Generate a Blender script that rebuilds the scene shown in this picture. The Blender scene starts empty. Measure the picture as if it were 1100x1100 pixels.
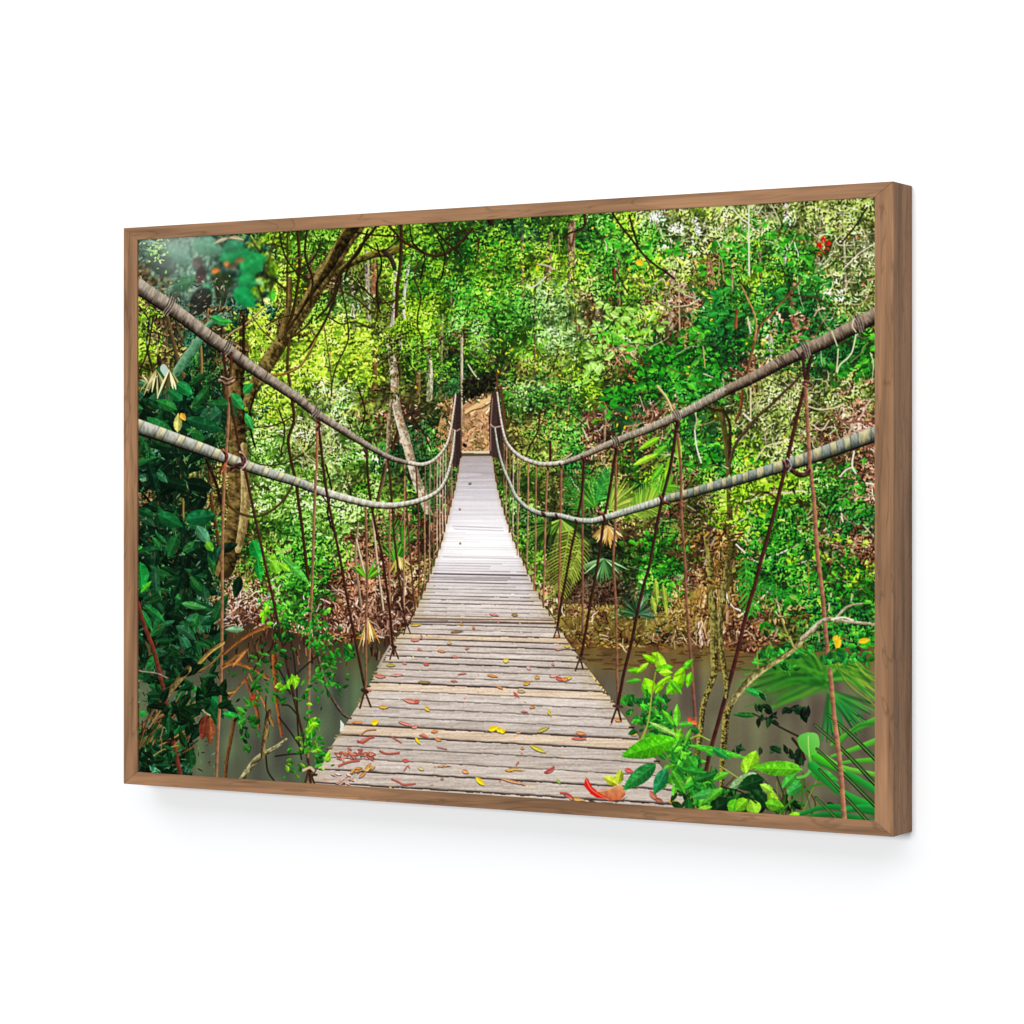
# A framed jungle-bridge print hanging on a white wall: framed picture, wall, studio lamps, camera.
import bpy
import math
import numpy as np

# ---------------------------------------------------------------- real sizes (metres)
FH, FW, FD = 0.8, 1.18514, 0.0607        # frame outside height, width, depth
RS, RT = 0.0249, 0.0180                  # face widths of the upright and the level rails
RECESS = 0.003                           # the print sits this far behind the face of the frame
CAMP = (1.85019, -3.09366, 0.02597); YAW = -0.52598; FPX = 2911.34; HOR = 524.06

def measure(x, y, z):
    """where a point of the scene is seen in an 1100 x 1100 view from the camera"""
    dx, dy, dz = x - CAMP[0], y - CAMP[1], z - CAMP[2]
    d = dx*math.sin(YAW) + dy*math.cos(YAW); r = dx*math.cos(YAW) - dy*math.sin(YAW)
    return 550 + FPX*r/d, HOR - FPX*dz/d
PX, PZ = FW/2 - RS, FH/2 - RT            # half size of the opening
CORN = [measure(-PX, RECESS, PZ), measure(PX, RECESS, PZ), measure(PX, RECESS, -PZ), measure(-PX, RECESS, -PZ)]
# strengths of the room light and of the two lamps, wood colour, ink density
WORLD, FRONT, TOP = .22, 700, 200
WOODC = (.268, .143, .073)
INK = .725


# ---------------------------------------------------------------- the printed picture
# The print is a flat picture.  It is drawn on a canvas that belongs to the print itself;
# measured positions (mu, mv) are turned into print coordinates by one homography.
CW, CH = 1640, 1110
rng = np.random.default_rng(11)
SRC = np.array(CORN, float)
DST = np.array([(0, 0), (CW, 0), (CW, CH), (0, CH)], float)

def homography(a, b):
    A = []
    for (x, y), (u, v) in zip(a, b):
        A.append([x, y, 1, 0, 0, 0, -u*x, -u*y, -u]); A.append([0, 0, 0, x, y, 1, -v*x, -v*y, -v])
    return np.linalg.svd(np.array(A))[2][-1].reshape(3, 3)
HM = homography(SRC, DST); HI = np.linalg.inv(HM)

def tr(p, M=None):
    M = HM if M is None else M
    p = np.atleast_2d(np.asarray(p, float)); w = M[2, 0]*p[:, 0] + M[2, 1]*p[:, 1] + M[2, 2]
    return np.stack([(M[0, 0]*p[:, 0] + M[0, 1]*p[:, 1] + M[0, 2])/w, (M[1, 0]*p[:, 0] + M[1, 1]*p[:, 1] + M[1, 2])/w], 1)

YY, XX = np.mgrid[0:CH, 0:CW]
_q = tr(np.stack([XX.ravel() + .5, YY.ravel() + .5], 1), HI)
MX = _q[:, 0].reshape(CH, CW).astype(np.float32); MY = _q[:, 1].reshape(CH, CW).astype(np.float32)
del _q
img = np.zeros((CH, CW, 3), np.float32)

def vnoise(w, h, cell, seed, cellx=None):
    r = np.random.default_rng(seed); cx = cellx or cell
    gw, gh = int(w/cx) + 3, int(h/cell) + 3
    g = r.random((gh, gw)).astype(np.float32)
    x = np.arange(w)/cx; y = np.arange(h)/cell
    xi = x.astype(int); yi = y.astype(int); fx = (x - xi); fy = (y - yi)
    fx = fx*fx*(3 - 2*fx); fy = fy*fy*(3 - 2*fy)
    a = g[yi][:, xi]*(1 - fx) + g[yi][:, xi + 1]*fx
    b = g[yi + 1][:, xi]*(1 - fx) + g[yi + 1][:, xi + 1]*fx
    return (a*(1 - fy)[:, None] + b*fy[:, None]).astype(np.float32)
NA = vnoise(CW, CH, 46, 1); NB = vnoise(CW, CH, 17, 2); NC = vnoise(CW, CH, 7, 3); ND = vnoise(CW, CH, 2.6, 4)
CL = NA*.45 + NB*.35 + NC*.2                      # clumps
CL = (CL - CL.min())/(CL.max() - CL.min())
CL = np.clip((CL - .5)*1.7 + .5, 0, 1)

def C(s): return np.array([int(s[i:i+2], 16) for i in (0, 2, 4)], float)
PAL = {  # dark -> light
 'deep':  '061008 0b1c10 123018 1c4a26 2c6a38 5c8a58',
 'dteal': '04100c 08201a 0e382a 16523a 2a7050 6a9a80',
 'haze':  '182820 2a3c34 3a5046 4a6a58 6a8a78 9ab0a0',
 'dbrown':'100c06 241a0e 3c2c18 584428 7a6238 a89060',
 'mid':   '0c1e08 1c3e10 2e641c 48902a 70b438 a8d86a',
 'midt':  '081c0a 123c14 1e6424 348c34 62b44c a4dc84',
 'yel':   '142408 30580c 569018 80b828 aad444 d8ec80',
 'yel2':  '1c3008 46741a 78a828 a4c83c cce05c ecf4a0',
 'lime':  '14280a 306018 589434 88c05c b4dc88 e6f4d0',
 'pale':  '161e0a 324016 5c7228 8ca04c b8c878 e4e8b8',
 'palew': '18220c 384a1a 66803a 96a860 c4cc98 ececd4',
 'sat':   '04180a 0a3c16 10681e 1c8c2c 48b03c 94d85c',
 'satd':  '04140a 082c16 0e4c22 147032 248c3c 5cb454',
 'fine':  '142410 2c4a20 487438 6c9a54 98c080 cce4b8',
 'olive': '141408 30300e 524e1c 747030 9c9448 ccc078',
 'gb':    '101408 2a3010 44501c 6c5c30 5c8c30 a4a85c',
 'lit':   '1c100a 44281a 704630 98684c c09070 ecd0b4',
 'litd':  '140a06 301a10 50301e 784c34 a07050 d0ac88',
 'litg':  '1c1408 3c3014 644824 4c7a28 a08450 d4c090',
 'orang': '241408 583214 8c5a2c b88044 dcac70 f8e0b0',
 'root':  '1c1208 463014 745624 a07c3c ccac64 f0e0a8',
 'dirt':  '3c2c10 6c5420 8c7438 a88c4c c4ac70 e0d0a0',
 'reed':  '0c0c08 201c0e 3c3018 0e3c22 7c5c2c c09850',
}
PAL = {k: np.array([C(c) for c in v.split()]) for k, v in PAL.items()}
PN = list(PAL); PM = np.stack([PAL[k] for k in PN])
CP = '''165 262 haze;200 275 haze;170 285 haze;225 255 haze;250 262 dteal;275 275 dteal;292 262 yel;292 300 yel;320 260 mid;345 262 mid;355 300 dbrown
395 262 yel;415 250 yel;450 262 mid;470 245 mid;500 255 sat;512 242 mid;540 255 mid;560 240 deep;585 250 mid;600 235 mid;620 255 midt;650 245 midt;680 232 yel;700 228 palew;725 240 palew
705 250 midt;690 270 midt;745 225 yel2;747 245 palew;775 232 pale;800 235 pale;830 228 pale;860 235 pale;890 235 pale;920 235 pale;925 260 palew
160 300 dbrown;185 310 haze;215 315 haze;240 320 haze;262 325 dteal;290 330 yel2;310 330 gb;345 325 mid;375 315 fine;395 300 gb;415 300 yel;445 300 midt;470 300 yel;495 300 midt;520 290 yel;545 290 mid
570 285 yel;600 285 yel;625 285 yel;645 290 midt;665 280 midt;685 290 yel2;700 300 yel;720 300 pale;735 320 lit;752 300 yel2;770 290 olive;790 275 midt;815 275 midt;840 270 midt;860 280 midt;890 290 pale;920 300 palew;905 330 pale;935 330 gb
155 345 yel;152 380 yel;175 350 dbrown;185 390 olive;205 360 dteal;215 390 deep;232 350 dbrown;250 390 dbrown;275 360 yel2;290 380 yel2;268 400 mid;300 350 dbrown;320 380 yel2;345 370 yel2;370 360 yel2;390 380 yel2;385 350 yel2;405 350 gb;415 380 gb
440 340 yel;465 340 yel;480 350 midt;500 340 midt;520 330 mid;510 360 fine;535 350 midt;560 335 midt;585 325 fine;600 345 fine;590 370 fine;560 370 mid;620 370 fine;640 340 litg;665 340 mid;680 320 mid;670 350 yel;700 340 yel;660 370 midt
700 360 fine;720 345 lit;740 350 litg;755 340 satd;780 335 satd;800 325 mid;830 330 satd;850 350 lit;870 330 satd;880 300 midt;890 345 satd;900 320 palew;780 310 midt;820 300 yel
160 405 olive;175 420 satd;200 412 satd;225 405 deep;185 445 deep;215 450 dteal;160 440 dteal;235 440 deep;250 430 dteal;275 420 yel;290 440 yel2;300 410 yel2;280 460 lime;320 410 yel2;350 400 yel2;335 430 pale;365 425 lime;385 410 yel;400 440 gb
420 400 gb;440 390 mid;450 420 gb;465 380 mid;480 370 dbrown;490 395 deep;500 410 deep;520 400 dbrown;535 410 deep;510 380 mid;480 420 deep;555 400 olive;575 400 gb;545 385 mid;580 385 yel;600 395 gb;620 390 yel;640 395 mid;650 375 litg;675 380 orang;665 395 litg
700 385 sat;690 405 sat;720 395 sat;740 380 sat;760 370 satd;790 375 satd;770 395 satd;800 400 lit;820 380 pale;840 370 midt;850 395 pale;880 390 satd;910 380 satd;930 385 sat;900 410 pale;930 420 pale;870 430 pale
155 480 deep;165 500 dteal;190 490 dteal;215 500 deep;235 470 deep;205 525 olive;225 530 dbrown;185 540 deep;160 540 dbrown;165 570 dteal;200 560 deep;220 570 satd;240 520 olive;255 540 olive;280 500 lime;300 480 lime;290 520 lime;275 545 lime;300 540 lime;325 460 palew;340 480 pale;310 500 lime
350 470 palew;370 480 lime;385 500 lime;360 500 lime;375 520 pale;340 535 lime;350 555 lime;370 555 lime;390 545 lime;400 520 mid;395 480 midt;405 460 litg;440 450 lit;455 460 deep;450 480 deep;475 460 deep;470 480 midt;445 520 deep;465 515 deep;430 520 gb;420 500 deep;485 440 lit;470 440 gb
400 565 gb;420 560 litd;440 570 litd;430 550 mid;460 560 midt;475 560 litd;455 580 litd;470 590 gb;440 600 litd;420 600 litd;460 610 litg;450 625 orang;430 630 litg;400 600 litd;410 625 litd
540 430 mid;560 430 fine;580 425 deep;600 420 midt;560 450 gb;580 450 olive;600 445 gb;550 465 olive;575 475 gb;610 465 midt;615 430 midt;630 430 yel;645 450 lit;640 470 litd;665 440 satd;680 430 sat;700 425 sat;690 455 lit;710 440 lit;720 475 midt;690 475 litd;700 490 gb;670 490 midt;655 500 litg;720 420 satd
740 425 satd;760 420 satd;745 450 sat;770 450 gb;760 470 satd;795 440 pale;820 430 pale;810 460 pale;840 450 pale;830 480 pale;860 460 pale;880 440 pale;900 450 litg;925 440 lit;890 470 litd;920 460 lit;800 485 yel;780 500 satd;750 490 midt;760 510 mid
550 500 gb;570 520 mid;590 510 gb;555 540 midt;575 540 gb;600 530 litg;615 510 satd;625 530 litg;640 520 midt;650 535 midt;660 510 olive;685 520 sat;700 510 yel;670 540 yel;700 545 litg;720 530 lit;745 540 gb;750 560 litg;730 560 gb
795 530 yel;820 530 yel;810 560 sat;840 520 yel;860 540 midt;790 555 yel;850 570 sat;880 560 gb;900 520 midt;930 530 lit;905 550 satd;930 560 satd;920 580 litd;890 590 litd;930 600 litd;870 590 midt;830 590 sat;900 500 litg;880 510 midt
560 560 deep;580 570 deep;600 580 deep;560 590 mid;580 600 mid;625 575 deep;620 600 deep;640 600 deep;660 590 deep;680 580 litg;650 570 litd;590 625 lit;575 615 mid;600 640 lit;615 625 litd;630 630 lit;650 630 litd;645 610 deep;670 610 midt;690 600 sat;710 590 sat;720 600 midt;700 620 sat;680 640 fine;695 655 dteal;715 630 sat;725 650 dirt;660 650 litd;640 650 litd
600 660 litg;620 665 dirt;640 670 dirt;660 665 dirt;680 665 litg;605 675 dirt;740 580 litg;755 575 litd;775 580 root;765 600 root;770 630 root;785 600 olive;775 655 olive;750 640 dirt;750 610 lit;760 670 litd;790 640 dirt;740 660 dirt;745 600 litg;800 620 sat;820 610 satd;840 600 sat;820 640 sat;850 630 sat;870 620 sat;890 620 sat;910 610 sat;925 615 yel;930 640 sat;900 640 satd;860 650 satd;830 660 litg;810 670 litd;850 675 gb;880 665 satd;910 665 satd;930 680 satd;900 690 satd;790 680 litd
160 600 satd;155 620 sat;180 600 deep;200 590 dteal;225 600 deep;215 620 deep;170 640 deep;195 640 dteal;220 640 dteal;240 600 litg;255 570 litd;262 600 gb;275 600 sat;290 590 gb;280 570 mid;300 600 midt;325 600 sat;310 570 midt;345 580 midt;340 610 sat;365 580 lime;360 600 mid;385 590 litd;365 620 litd;345 640 midt;385 640 lit
155 670 dteal;175 670 dteal;200 680 deep;225 680 deep;240 660 dbrown;225 700 deep;190 700 deep;165 700 deep;260 625 litg;250 650 lit;270 645 lit;285 655 lit;262 665 lit;300 640 midt;300 660 sat;320 655 midt;285 625 mid;330 670 lit;360 655 litd;380 665 litd;400 660 lit;415 650 litd;430 645 litd;420 670 litd;440 650 lit;350 680 litd
160 740 dteal;180 730 deep;205 730 deep;200 715 reed;230 720 reed;160 760 reed;190 770 reed;215 755 deep;170 780 reed;160 800 deep;180 805 dteal;195 820 dteal;155 825 dteal;205 790 deep;225 760 dbrown'''
cpx = []; 
for ln in CP.replace('\n', ';').split(';'):
    a = ln.split(); cpx.append((float(a[0]), float(a[1]), PN.index(a[2])))
cpx = np.array(cpx)
def palette_at(x, y, jit=11):
    n = len(x); out = np.zeros(n, int)
    xx = x + rng.normal(0, jit, n); yy = y + rng.normal(0, jit, n)
    for s in range(0, n, 4000):
        d = (xx[s:s+4000, None] - cpx[None, :, 0])**2 + (yy[s:s+4000, None] - cpx[None, :, 1])**2
        out[s:s+4000] = cpx[d.argmin(1), 2]
    return out
def ramp(pi, t):
    t = np.clip(t, 0, .9999)*5; i = t.astype(int); f = (t - i)[:, None]
    return PM[pi, i]*(1 - f) + PM[pi, np.minimum(i + 1, 5)]*f
def field(F, x, y):
    q = tr(np.stack([x, y], 1)); xi = np.clip(q[:, 0].astype(int), 0, CW-1); yi = np.clip(q[:, 1].astype(int), 0, CH-1)
    return F[yi, xi]

def leaves(x, y, L, W, ang, col, col2=None, shape=1.0):
    """stamp many small pointed leaves, hard edged; positions and sizes in measured units"""
    x = np.asarray(x, float); y = np.asarray(y, float); n = len(x)
    L = np.broadcast_to(np.asarray(L, float), (n,)); W = np.broadcast_to(np.asarray(W, float), (n,)); ang = np.broadcast_to(np.asarray(ang, float), (n,))
    if col2 is None: col2 = np.clip(col*1.18 + 8, 0, 255)
    c = tr(np.stack([x, y], 1)); t = tr(np.stack([x + np.cos(ang)*L/2, y + np.sin(ang)*L/2], 1)); s = tr(np.stack([x - np.sin(ang)*W/2, y + np.cos(ang)*W/2], 1))
    u = t - c; v = s - c
    det = u[:, 0]*v[:, 1] - u[:, 1]*v[:, 0]
    R = np.ceil(np.maximum(np.hypot(*u.T), np.hypot(*v.T))).astype(int) + 1
    for r0, r1 in ((0, 3), (3, 5), (5, 8), (8, 13), (13, 22), (22, 40), (40, 90)):
        idx = np.where((R > r0) & (R <= r1))[0]
        if not len(idx): continue
        gy, gx = np.mgrid[-r1:r1+1, -r1:r1+1]; gy = gy.ravel(); gx = gx.ravel()
        ch = max(1, int(2.5e6/len(gx)))
        for k in range(0, len(idx), ch):
            ii = idx[k:k+ch]
            ci = np.floor(c[ii]).astype(int)
            px = ci[:, 0:1] + gx[None]; py = ci[:, 1:2] + gy[None]
            dx = px + .5 - c[ii, 0:1]; dy = py + .5 - c[ii, 1:2]; D = det[ii][:, None]
            a = (dx*v[ii, 1:2] - dy*v[ii, 0:1])/D; b = (dy*u[ii, 0:1] - dx*u[ii, 1:2])/D
            lim = np.maximum(1 - a*a, 0)**shape*(1 - .25*a)
            m = (np.abs(a) < 1) & (np.abs(b) < np.maximum(lim, 0)) & (px >= 0) & (px < CW) & (py >= 0) & (py < CH)
            rr, cc = np.nonzero(m)
            up = b[rr, cc] < 0
            cols = np.where(up[:, None], col[ii][rr], col2[ii][rr])
            img[py[rr, cc], px[rr, cc]] = cols
def scatter(n, box, minL, maxL, asp=.5, t0=0, t1=1, cw=.6, mask=None, ang=None, angj=.9, pal=None, jit=11, shape=1.0):
    x = rng.uniform(box[0], box[2], n); y = rng.uniform(box[1], box[3], n)
    if mask is not None:
        k = field(mask, x, y) > rng.random(n); x = x[k]; y = y[k]; n = len(x)
    pi = palette_at(x, y, jit) if pal is None else np.full(n, PN.index(pal))
    t = field(CL, x, y)*cw + rng.random(n)*(1 - cw)
    t = t0 + (t1 - t0)*t
    L = rng.uniform(minL, maxL, n); W = L*asp*rng.uniform(.7, 1.3, n)
    a = rng.uniform(0, math.pi*2, n) if ang is None else rng.normal(ang, angj, n)
    leaves(x, y, L, W, a, ramp(pi, t), shape=shape)

def inpoly(P):
    """mask of a polygon given in measured units"""
    q = tr(P); x0, y0 = np.floor(q.min(0)).astype(int) - 1; x1, y1 = np.ceil(q.max(0)).astype(int) + 1
    x0 = max(x0, 0); y0 = max(y0, 0); x1 = min(x1, CW); y1 = min(y1, CH)
    if x1 <= x0 or y1 <= y0: return None
    gx, gy = np.meshgrid(np.arange(x0, x1) + .5, np.arange(y0, y1) + .5)
    m = np.zeros(gx.shape, bool); j = len(q) - 1
    for i in range(len(q)):
        a, b = q[i], q[j]; j = i
        if a[1] == b[1]: continue
        c = ((a[1] > gy) != (b[1] > gy)) & (gx < (b[0] - a[0])*(gy - a[1])/(b[1] - a[1]) + a[0])
        m ^= c
    return slice(y0, y1), slice(x0, x1), m
def fill(P, col, alpha=1.0):
    r = inpoly(P)
    if r is None: return
    ys, xs, m = r; s = img[ys, xs]
    c = col(MX[ys, xs], MY[ys, xs]) if callable(col) else C(col) if isinstance(col, str) else np.asarray(col)
    if np.ndim(c) == 1: s[m] = s[m]*(1 - alpha) + c*alpha
    else: s[m] = s[m]*(1 - alpha) + c[m]*alpha
def smooth(P, n=6):
    P = [np.asarray(p, float) for p in P]
    if len(P) < 3: return np.array(P)
    Q = [2*P[0] - P[1]] + P + [2*P[-1] - P[-2]]; out = []
    for i in range(1, len(Q) - 2):
        a, b, c, d = Q[i-1:i+3]
        for k in range(n):
            t = k/n; out.append(.5*(2*b + (c - a)*t + (2*a - 5*b + 4*c - d)*t*t + (3*b - a - 3*c + d)*t**3))
    out.append(P[-1]); return np.array(out)
def stroke(P, w, col, shade=None, n=5, wob=0, edge=.9):
    """P: list of (x, y) or (x, y, width); col: colour, or a function of (s along, t across -1..1)"""
    if len(P[0]) == 2: P = [(p[0], p[1], w if np.isscalar(w) else w[0] + (w[1] - w[0])*i/(len(P) - 1)) for i, p in enumerate(P)]
    S = smooth(P, n)
    if wob: S[:, :2] += rng.normal(0, wob, (len(S), 2))
    q = tr(S[:, :2]); d = np.gradient(S[:, :2], axis=0); ln = np.hypot(*d.T) + 1e-9; nn = np.stack([-d[:, 1], d[:, 0]], 1)/ln[:, None]
    q2 = tr(S[:, :2] + nn*S[:, 2:3]/2); dq = np.gradient(q, axis=0); lq = np.hypot(*dq.T) + 1e-9
    o = q2 - q; hw = np.abs(dq[:, 0]*o[:, 1] - dq[:, 1]*o[:, 0])/lq; hw = np.maximum(hw, .55)
    arc = np.concatenate([[0], np.cumsum(np.hypot(*np.diff(S[:, :2], axis=0).T))])
    base = C(col) if isinstance(col, str) else (None if callable(col) else np.asarray(col, float))
    pad = hw.max() + 2
    x0, y0 = np.floor(q.min(0) - pad).astype(int); x1, y1 = np.ceil(q.max(0) + pad).astype(int)
    x0 = max(x0, 0); y0 = max(y0, 0); x1 = min(x1, CW); y1 = min(y1, CH)
    if x1 <= x0 or y1 <= y0: return
    best = np.full((y1 - y0, x1 - x0), 9e9, np.float32); T = np.zeros_like(best); A = np.zeros_like(best); HWs = np.ones_like(best)
    for i in range(len(q) - 1):
        a, b = q[i], q[i+1]; p = max(hw[i], hw[i+1]) + 2
        bx0 = max(int(min(a[0], b[0]) - p), x0); bx1 = min(int(max(a[0], b[0]) + p) + 2, x1)
        by0 = max(int(min(a[1], b[1]) - p), y0); by1 = min(int(max(a[1], b[1]) + p) + 2, y1)
        if bx1 <= bx0 or by1 <= by0: continue
        gx, gy = np.meshgrid(np.arange(bx0, bx1) + .5, np.arange(by0, by1) + .5)
        e = b - a; l2 = e@e + 1e-9; tt = np.clip(((gx - a[0])*e[0] + (gy - a[1])*e[1])/l2, 0, 1)
        ex = gx - a[0] - tt*e[0]; ey = gy - a[1] - tt*e[1]; dist = np.hypot(ex, ey)
        h = hw[i] + (hw[i+1] - hw[i])*tt; rd = dist/h
        sl = (slice(by0 - y0, by1 - y0), slice(bx0 - x0, bx1 - x0)); bb = best[sl]; m = rd < bb
        sgn = np.where(e[0]*ey - e[1]*ex > 0, 1, -1)
        bb[m] = rd[m]; T[sl][m] = (sgn*rd)[m]; A[sl][m] = (arc[i] + (arc[i+1] - arc[i])*tt)[m]; HWs[sl][m] = h[m]
    al = np.clip((1 - best)*HWs/edge + .5, 0, 1); al[best > 50] = 0
    m = al > 0
    if not m.any(): return
    if base is None: c = col(A[m], T[m])
    else:
        c = np.broadcast_to(base, (m.sum(), 3)).copy()
        if shade: c = c*(1 - shade*T[m])[:, None]
    s = img[y0:y1, x0:x1]; s[m] = s[m]*(1 - al[m][:, None]) + np.clip(c, 0, 255)*al[m][:, None]

def n1(s, seed, scale=1.0):
    r = np.random.default_rng(seed); g = r.random(4096); s = np.abs(s)/scale; i = s.astype(int) % 4095; f = s - s.astype(int); return g[i]*(1 - f) + g[i+1]*f
def n2(s, t, seed):
    r = np.random.default_rng(seed); g = r.random((64, 64)); a = np.abs(s) % 62; b = (np.abs(t)) % 62; i = a.astype(int); k = b.astype(int); f = a - i; h = b - k
    return (g[i, k]*(1 - f) + g[i+1, k]*f)*(1 - h) + (g[i, k+1]*(1 - f) + g[i+1, k+1]*f)*h
def bark(dark, light, seed=0, side=1, rough=.5, sc=2.0):
    a, b = C(dark), C(light)
    def f(s, t):
        v = .5 - .46*t*side + (n2(s/sc/1.6, t*2 + 5, seed) - .5)*rough*1.1 + (n2(s/sc*1.3, t*4 + 20, seed + 1) - .5)*rough*.9 + (n2(s/9, t*5 + 30, seed + 2) - .5)*rough*.6
        return a + (b - a)*np.clip(v, 0, 1)[:, None]
    return f
def twig(x, y, L, a, w, col, bend=.3, n=3):
    P = [(x, y)]
    for k in range(n):
        a += rng.normal(0, bend); x += math.cos(a)*L/n; y += math.sin(a)*L/n; P.append((x, y))
    stroke(P, (w, w*.6), col, n=3)
def bigleaf(b, t, w, col, vein=None, curl=0, half=1.08, sh=.8, nv=6, dark=.84):
    """one large leaf from base b to tip t, with midrib and side veins"""
    b = np.array(b, float); t = np.array(t, float); d = t - b; L = np.hypot(*d); d /= L; n = np.array([-d[1], d[0]])
    col = C(col) if isinstance(col, str) else np.asarray(col, float)
    us = np.linspace(0, 1, 15); mid = [b + d*L*u + n*curl*L*math.sin(math.pi*u) for u in us]
    wd = [w/2*(math.sin(math.pi*u**sh))**.8*(1 if u < 1 else 0) for u in us]
    up = [m + n*k for m, k in zip(mid, wd)]; dn = [m - n*k for m, k in zip(mid, wd)]
    k1, k2 = (half, dark) if n[1] < 0 else (dark, half)
    gr = rng.uniform(-.16, .16)
    def tx(k):
        def f(mx, my):
            u = ((mx - b[0])*d[0] + (my - b[1])*d[1])/L - .5; c = ((mx - b[0])*n[0] + (my - b[1])*n[1])/max(w, 1)
            iy = (my*2.1).astype(int) % CH; ix = (mx*2.1).astype(int) % CW
            q = k*(.8 + .28*ND[iy, ix] + .22*NC[iy, ix] + gr*u*2 - .25*np.abs(c))
            return np.clip(col*q[..., None] + (k > 1)*(NC[iy, ix] > .72)[..., None]*16, 0, 255)
        return f
    fill(up + mid[::-1], tx(k1)); fill(dn + mid[::-1], tx(k2))
    v = C(vein) if vein else np.clip(col*1.14 + 8, 0, 255)
    if L > 9: stroke([tuple(m) for m in mid[::2]] , (1.2, .6), v, n=2)
    if L > 36:
        for k in range(1, nv + 1):
            u = k/(nv + 1); i = int(u*14)
            for sg in (1, -1):
                e = mid[i] + d*L*.1 + n*sg*wd[i]*.85; stroke([tuple(mid[i]), tuple((mid[i] + e)/2 + d*1), tuple(e)], .5, col*.84 if sg*n[1] < 0 else v*.92, n=2)

def blur(A, r):
    k = np.exp(-np.arange(-3, 4)**2/(2*r*r)); k /= k.sum(); B = np.zeros_like(A)
    P = np.pad(A, ((3, 3), (3, 3), (0, 0)), mode='edge')
    T = sum(k[i]*P[i:i + A.shape[0]] for i in range(7)); return sum(k[i]*T[:, i:i + A.shape[1]] for i in range(7))
# ---------------------------------------------------------------- A. forest ground tone
FULL = (140, 205, 948, 890)
n0 = 9000; img[:] = (20, 36, 14)
scatter(9000, FULL, 16, 30, .8, 0, .35, .5)
scatter(26000, FULL, 7, 15, .6, .05, .62, .65)
# distant pale trunks, half hidden
for P, w, a, b in [([(394, 282), (396, 345)], 5, '6a6050', 'c8c0ac'), ([(402, 281), (402, 306)], 8, '6a3c28', 'b08060'), ([(439, 295), (434, 320), (435, 350)], 4, '808070', 'e8e4d4'),
    ([(425, 305), (424, 350), (420, 366)], 7, '9c9484', 'e0dccc'), ([(461, 378), (460, 430)], 4, '6c7050', 'd4d4b0'), ([(450, 390), (449, 432)], 6, '4c3c20', '948050'), ([(590, 265), (588, 290)], 9, '5a4430', 'a88c6c'),
    ([(614, 250), (613, 290)], 10, '5a4430', 'b89a7c'), ([(764, 272), (763, 296), (765, 318)], 9, '6a4830', 'b88c6c'), ([(843, 225), (845, 245), (840, 275)], 8, '645c5c', 'e8e0e4'), ([(852, 320), (856, 360)], 13, '6c4430', 'c09474'),
    ([(862, 320), (860, 352)], 7, '8c5030', 'c88860'), ([(722, 300), (720, 340)], 6, '7c6450', 'c8b098'), ([(829, 350), (826, 392)], 4, '6c6460', 'd0ccc4'), ([(404, 385), (402, 415)], 7, '503418', '907040'),
    ([(172, 320), (176, 400)], 16, '241c10', '6c5838'), ([(190, 340), (198, 400)], 10, '2c2414', '706040'), ([(302, 345), (296, 395)], 7, '40341c', '8c7848'), ([(262, 320), (262, 400)], 12, '2c2210', '6a5430'),
    ([(270, 350), (268, 400)], 6, '3c3018', '807044')]:
    stroke(P, w, bark(a, b, int(P[0][0]), 1, 1.0, 1.4))
scatter(52000, FULL, 3.5, 8, .5, .08, .88, .62)
# central brown trunk
stroke([(640, 262), (641, 300), (640, 362)], 15, bark('4a2c20', 'b89c80', 5, -1, .9, 1.2)); stroke([(634, 295), (635, 330), (633, 358)], 4.5, bark('2c1010', '5c3028', 6))
stroke([(637, 470), (634, 478)], 4, 'a08868'); 
stroke([(632, 452), (636, 470), (640, 482)], 4, bark('5c4c38', 'c8b8a0', 3)); stroke([(644, 456), (645, 478)], 5, bark('6c5444', 'c4b4a0', 4))
scatter(90000, FULL, 1.8, 4.6, .55, .1, 1.0, .55)
mk = (((MX - 641)/11)**2 + ((MY - 318)/48)**2 < 1)
stroke([(643, 300), (643, 358)], 8, bark('54382a', 'c4aa8c', 15, -1, 1.2, 1.1)); stroke([(635, 300), (634.5, 356)], 4, bark('2a1010', '6a3c30', 16, 1, .8))

def sprays(n, box, l0, l1, t0=.2, t1=1.0, cw=.55, k=7, mask=None):
    x = rng.uniform(box[0], box[2], n); y = rng.uniform(box[1], box[3], n)
    if mask is not None: q = field(mask, x, y) > rng.random(n); x = x[q]; y = y[q]; n = len(x)
    pi = palette_at(x, y, 9); t = t0 + (t1 - t0)*(field(CL, x, y)*cw + rng.random(n)*(1 - cw))**.85; a = rng.uniform(-.5, 3.6, n); L = rng.uniform(l0, l1, n)
    cen = np.exp(-((x - 540)/120)**2 - ((y - 350)/120)**2); L = L*(1 - .3*cen)
    j = np.arange(k)[None]; u = (j - k/2)*L[:, None]*.42
    px = x[:, None] + u*np.cos(a)[:, None] + rng.normal(0, .8, (n, k)); py = y[:, None] + u*np.sin(a)[:, None] + u*u*.02 + rng.normal(0, .8, (n, k))
    an = a[:, None] + np.where(j % 2 == 0, .8, -.8) + rng.normal(0, .25, (n, k)); l = L[:, None]*rng.uniform(.7, 1.15, (n, k)); tt = np.clip(t[:, None] + rng.normal(0, .09, (n, k)), 0, 1)
    sd = rng.uniform(0, .28, (n, k)); P2 = np.repeat(pi[:, None], k, 1)
    X = np.concatenate([px + 1.3, px], 1).ravel(); Y = np.concatenate([py + 1.6, py], 1).ravel(); A = np.concatenate([an, an], 1).ravel(); LL_ = np.concatenate([l*1.1, l], 1).ravel()
    leaves(X, Y, LL_*1.12, LL_*.36, A, ramp(np.concatenate([P2, P2], 1).ravel(), np.concatenate([sd, tt], 1).ravel()))
scatter(30000, FULL, 1.4, 3.2, .6, .0, .9, .5)
sprays(5200, FULL, 4.2, 7); sprays(5200, FULL, 3, 5.4)
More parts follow.
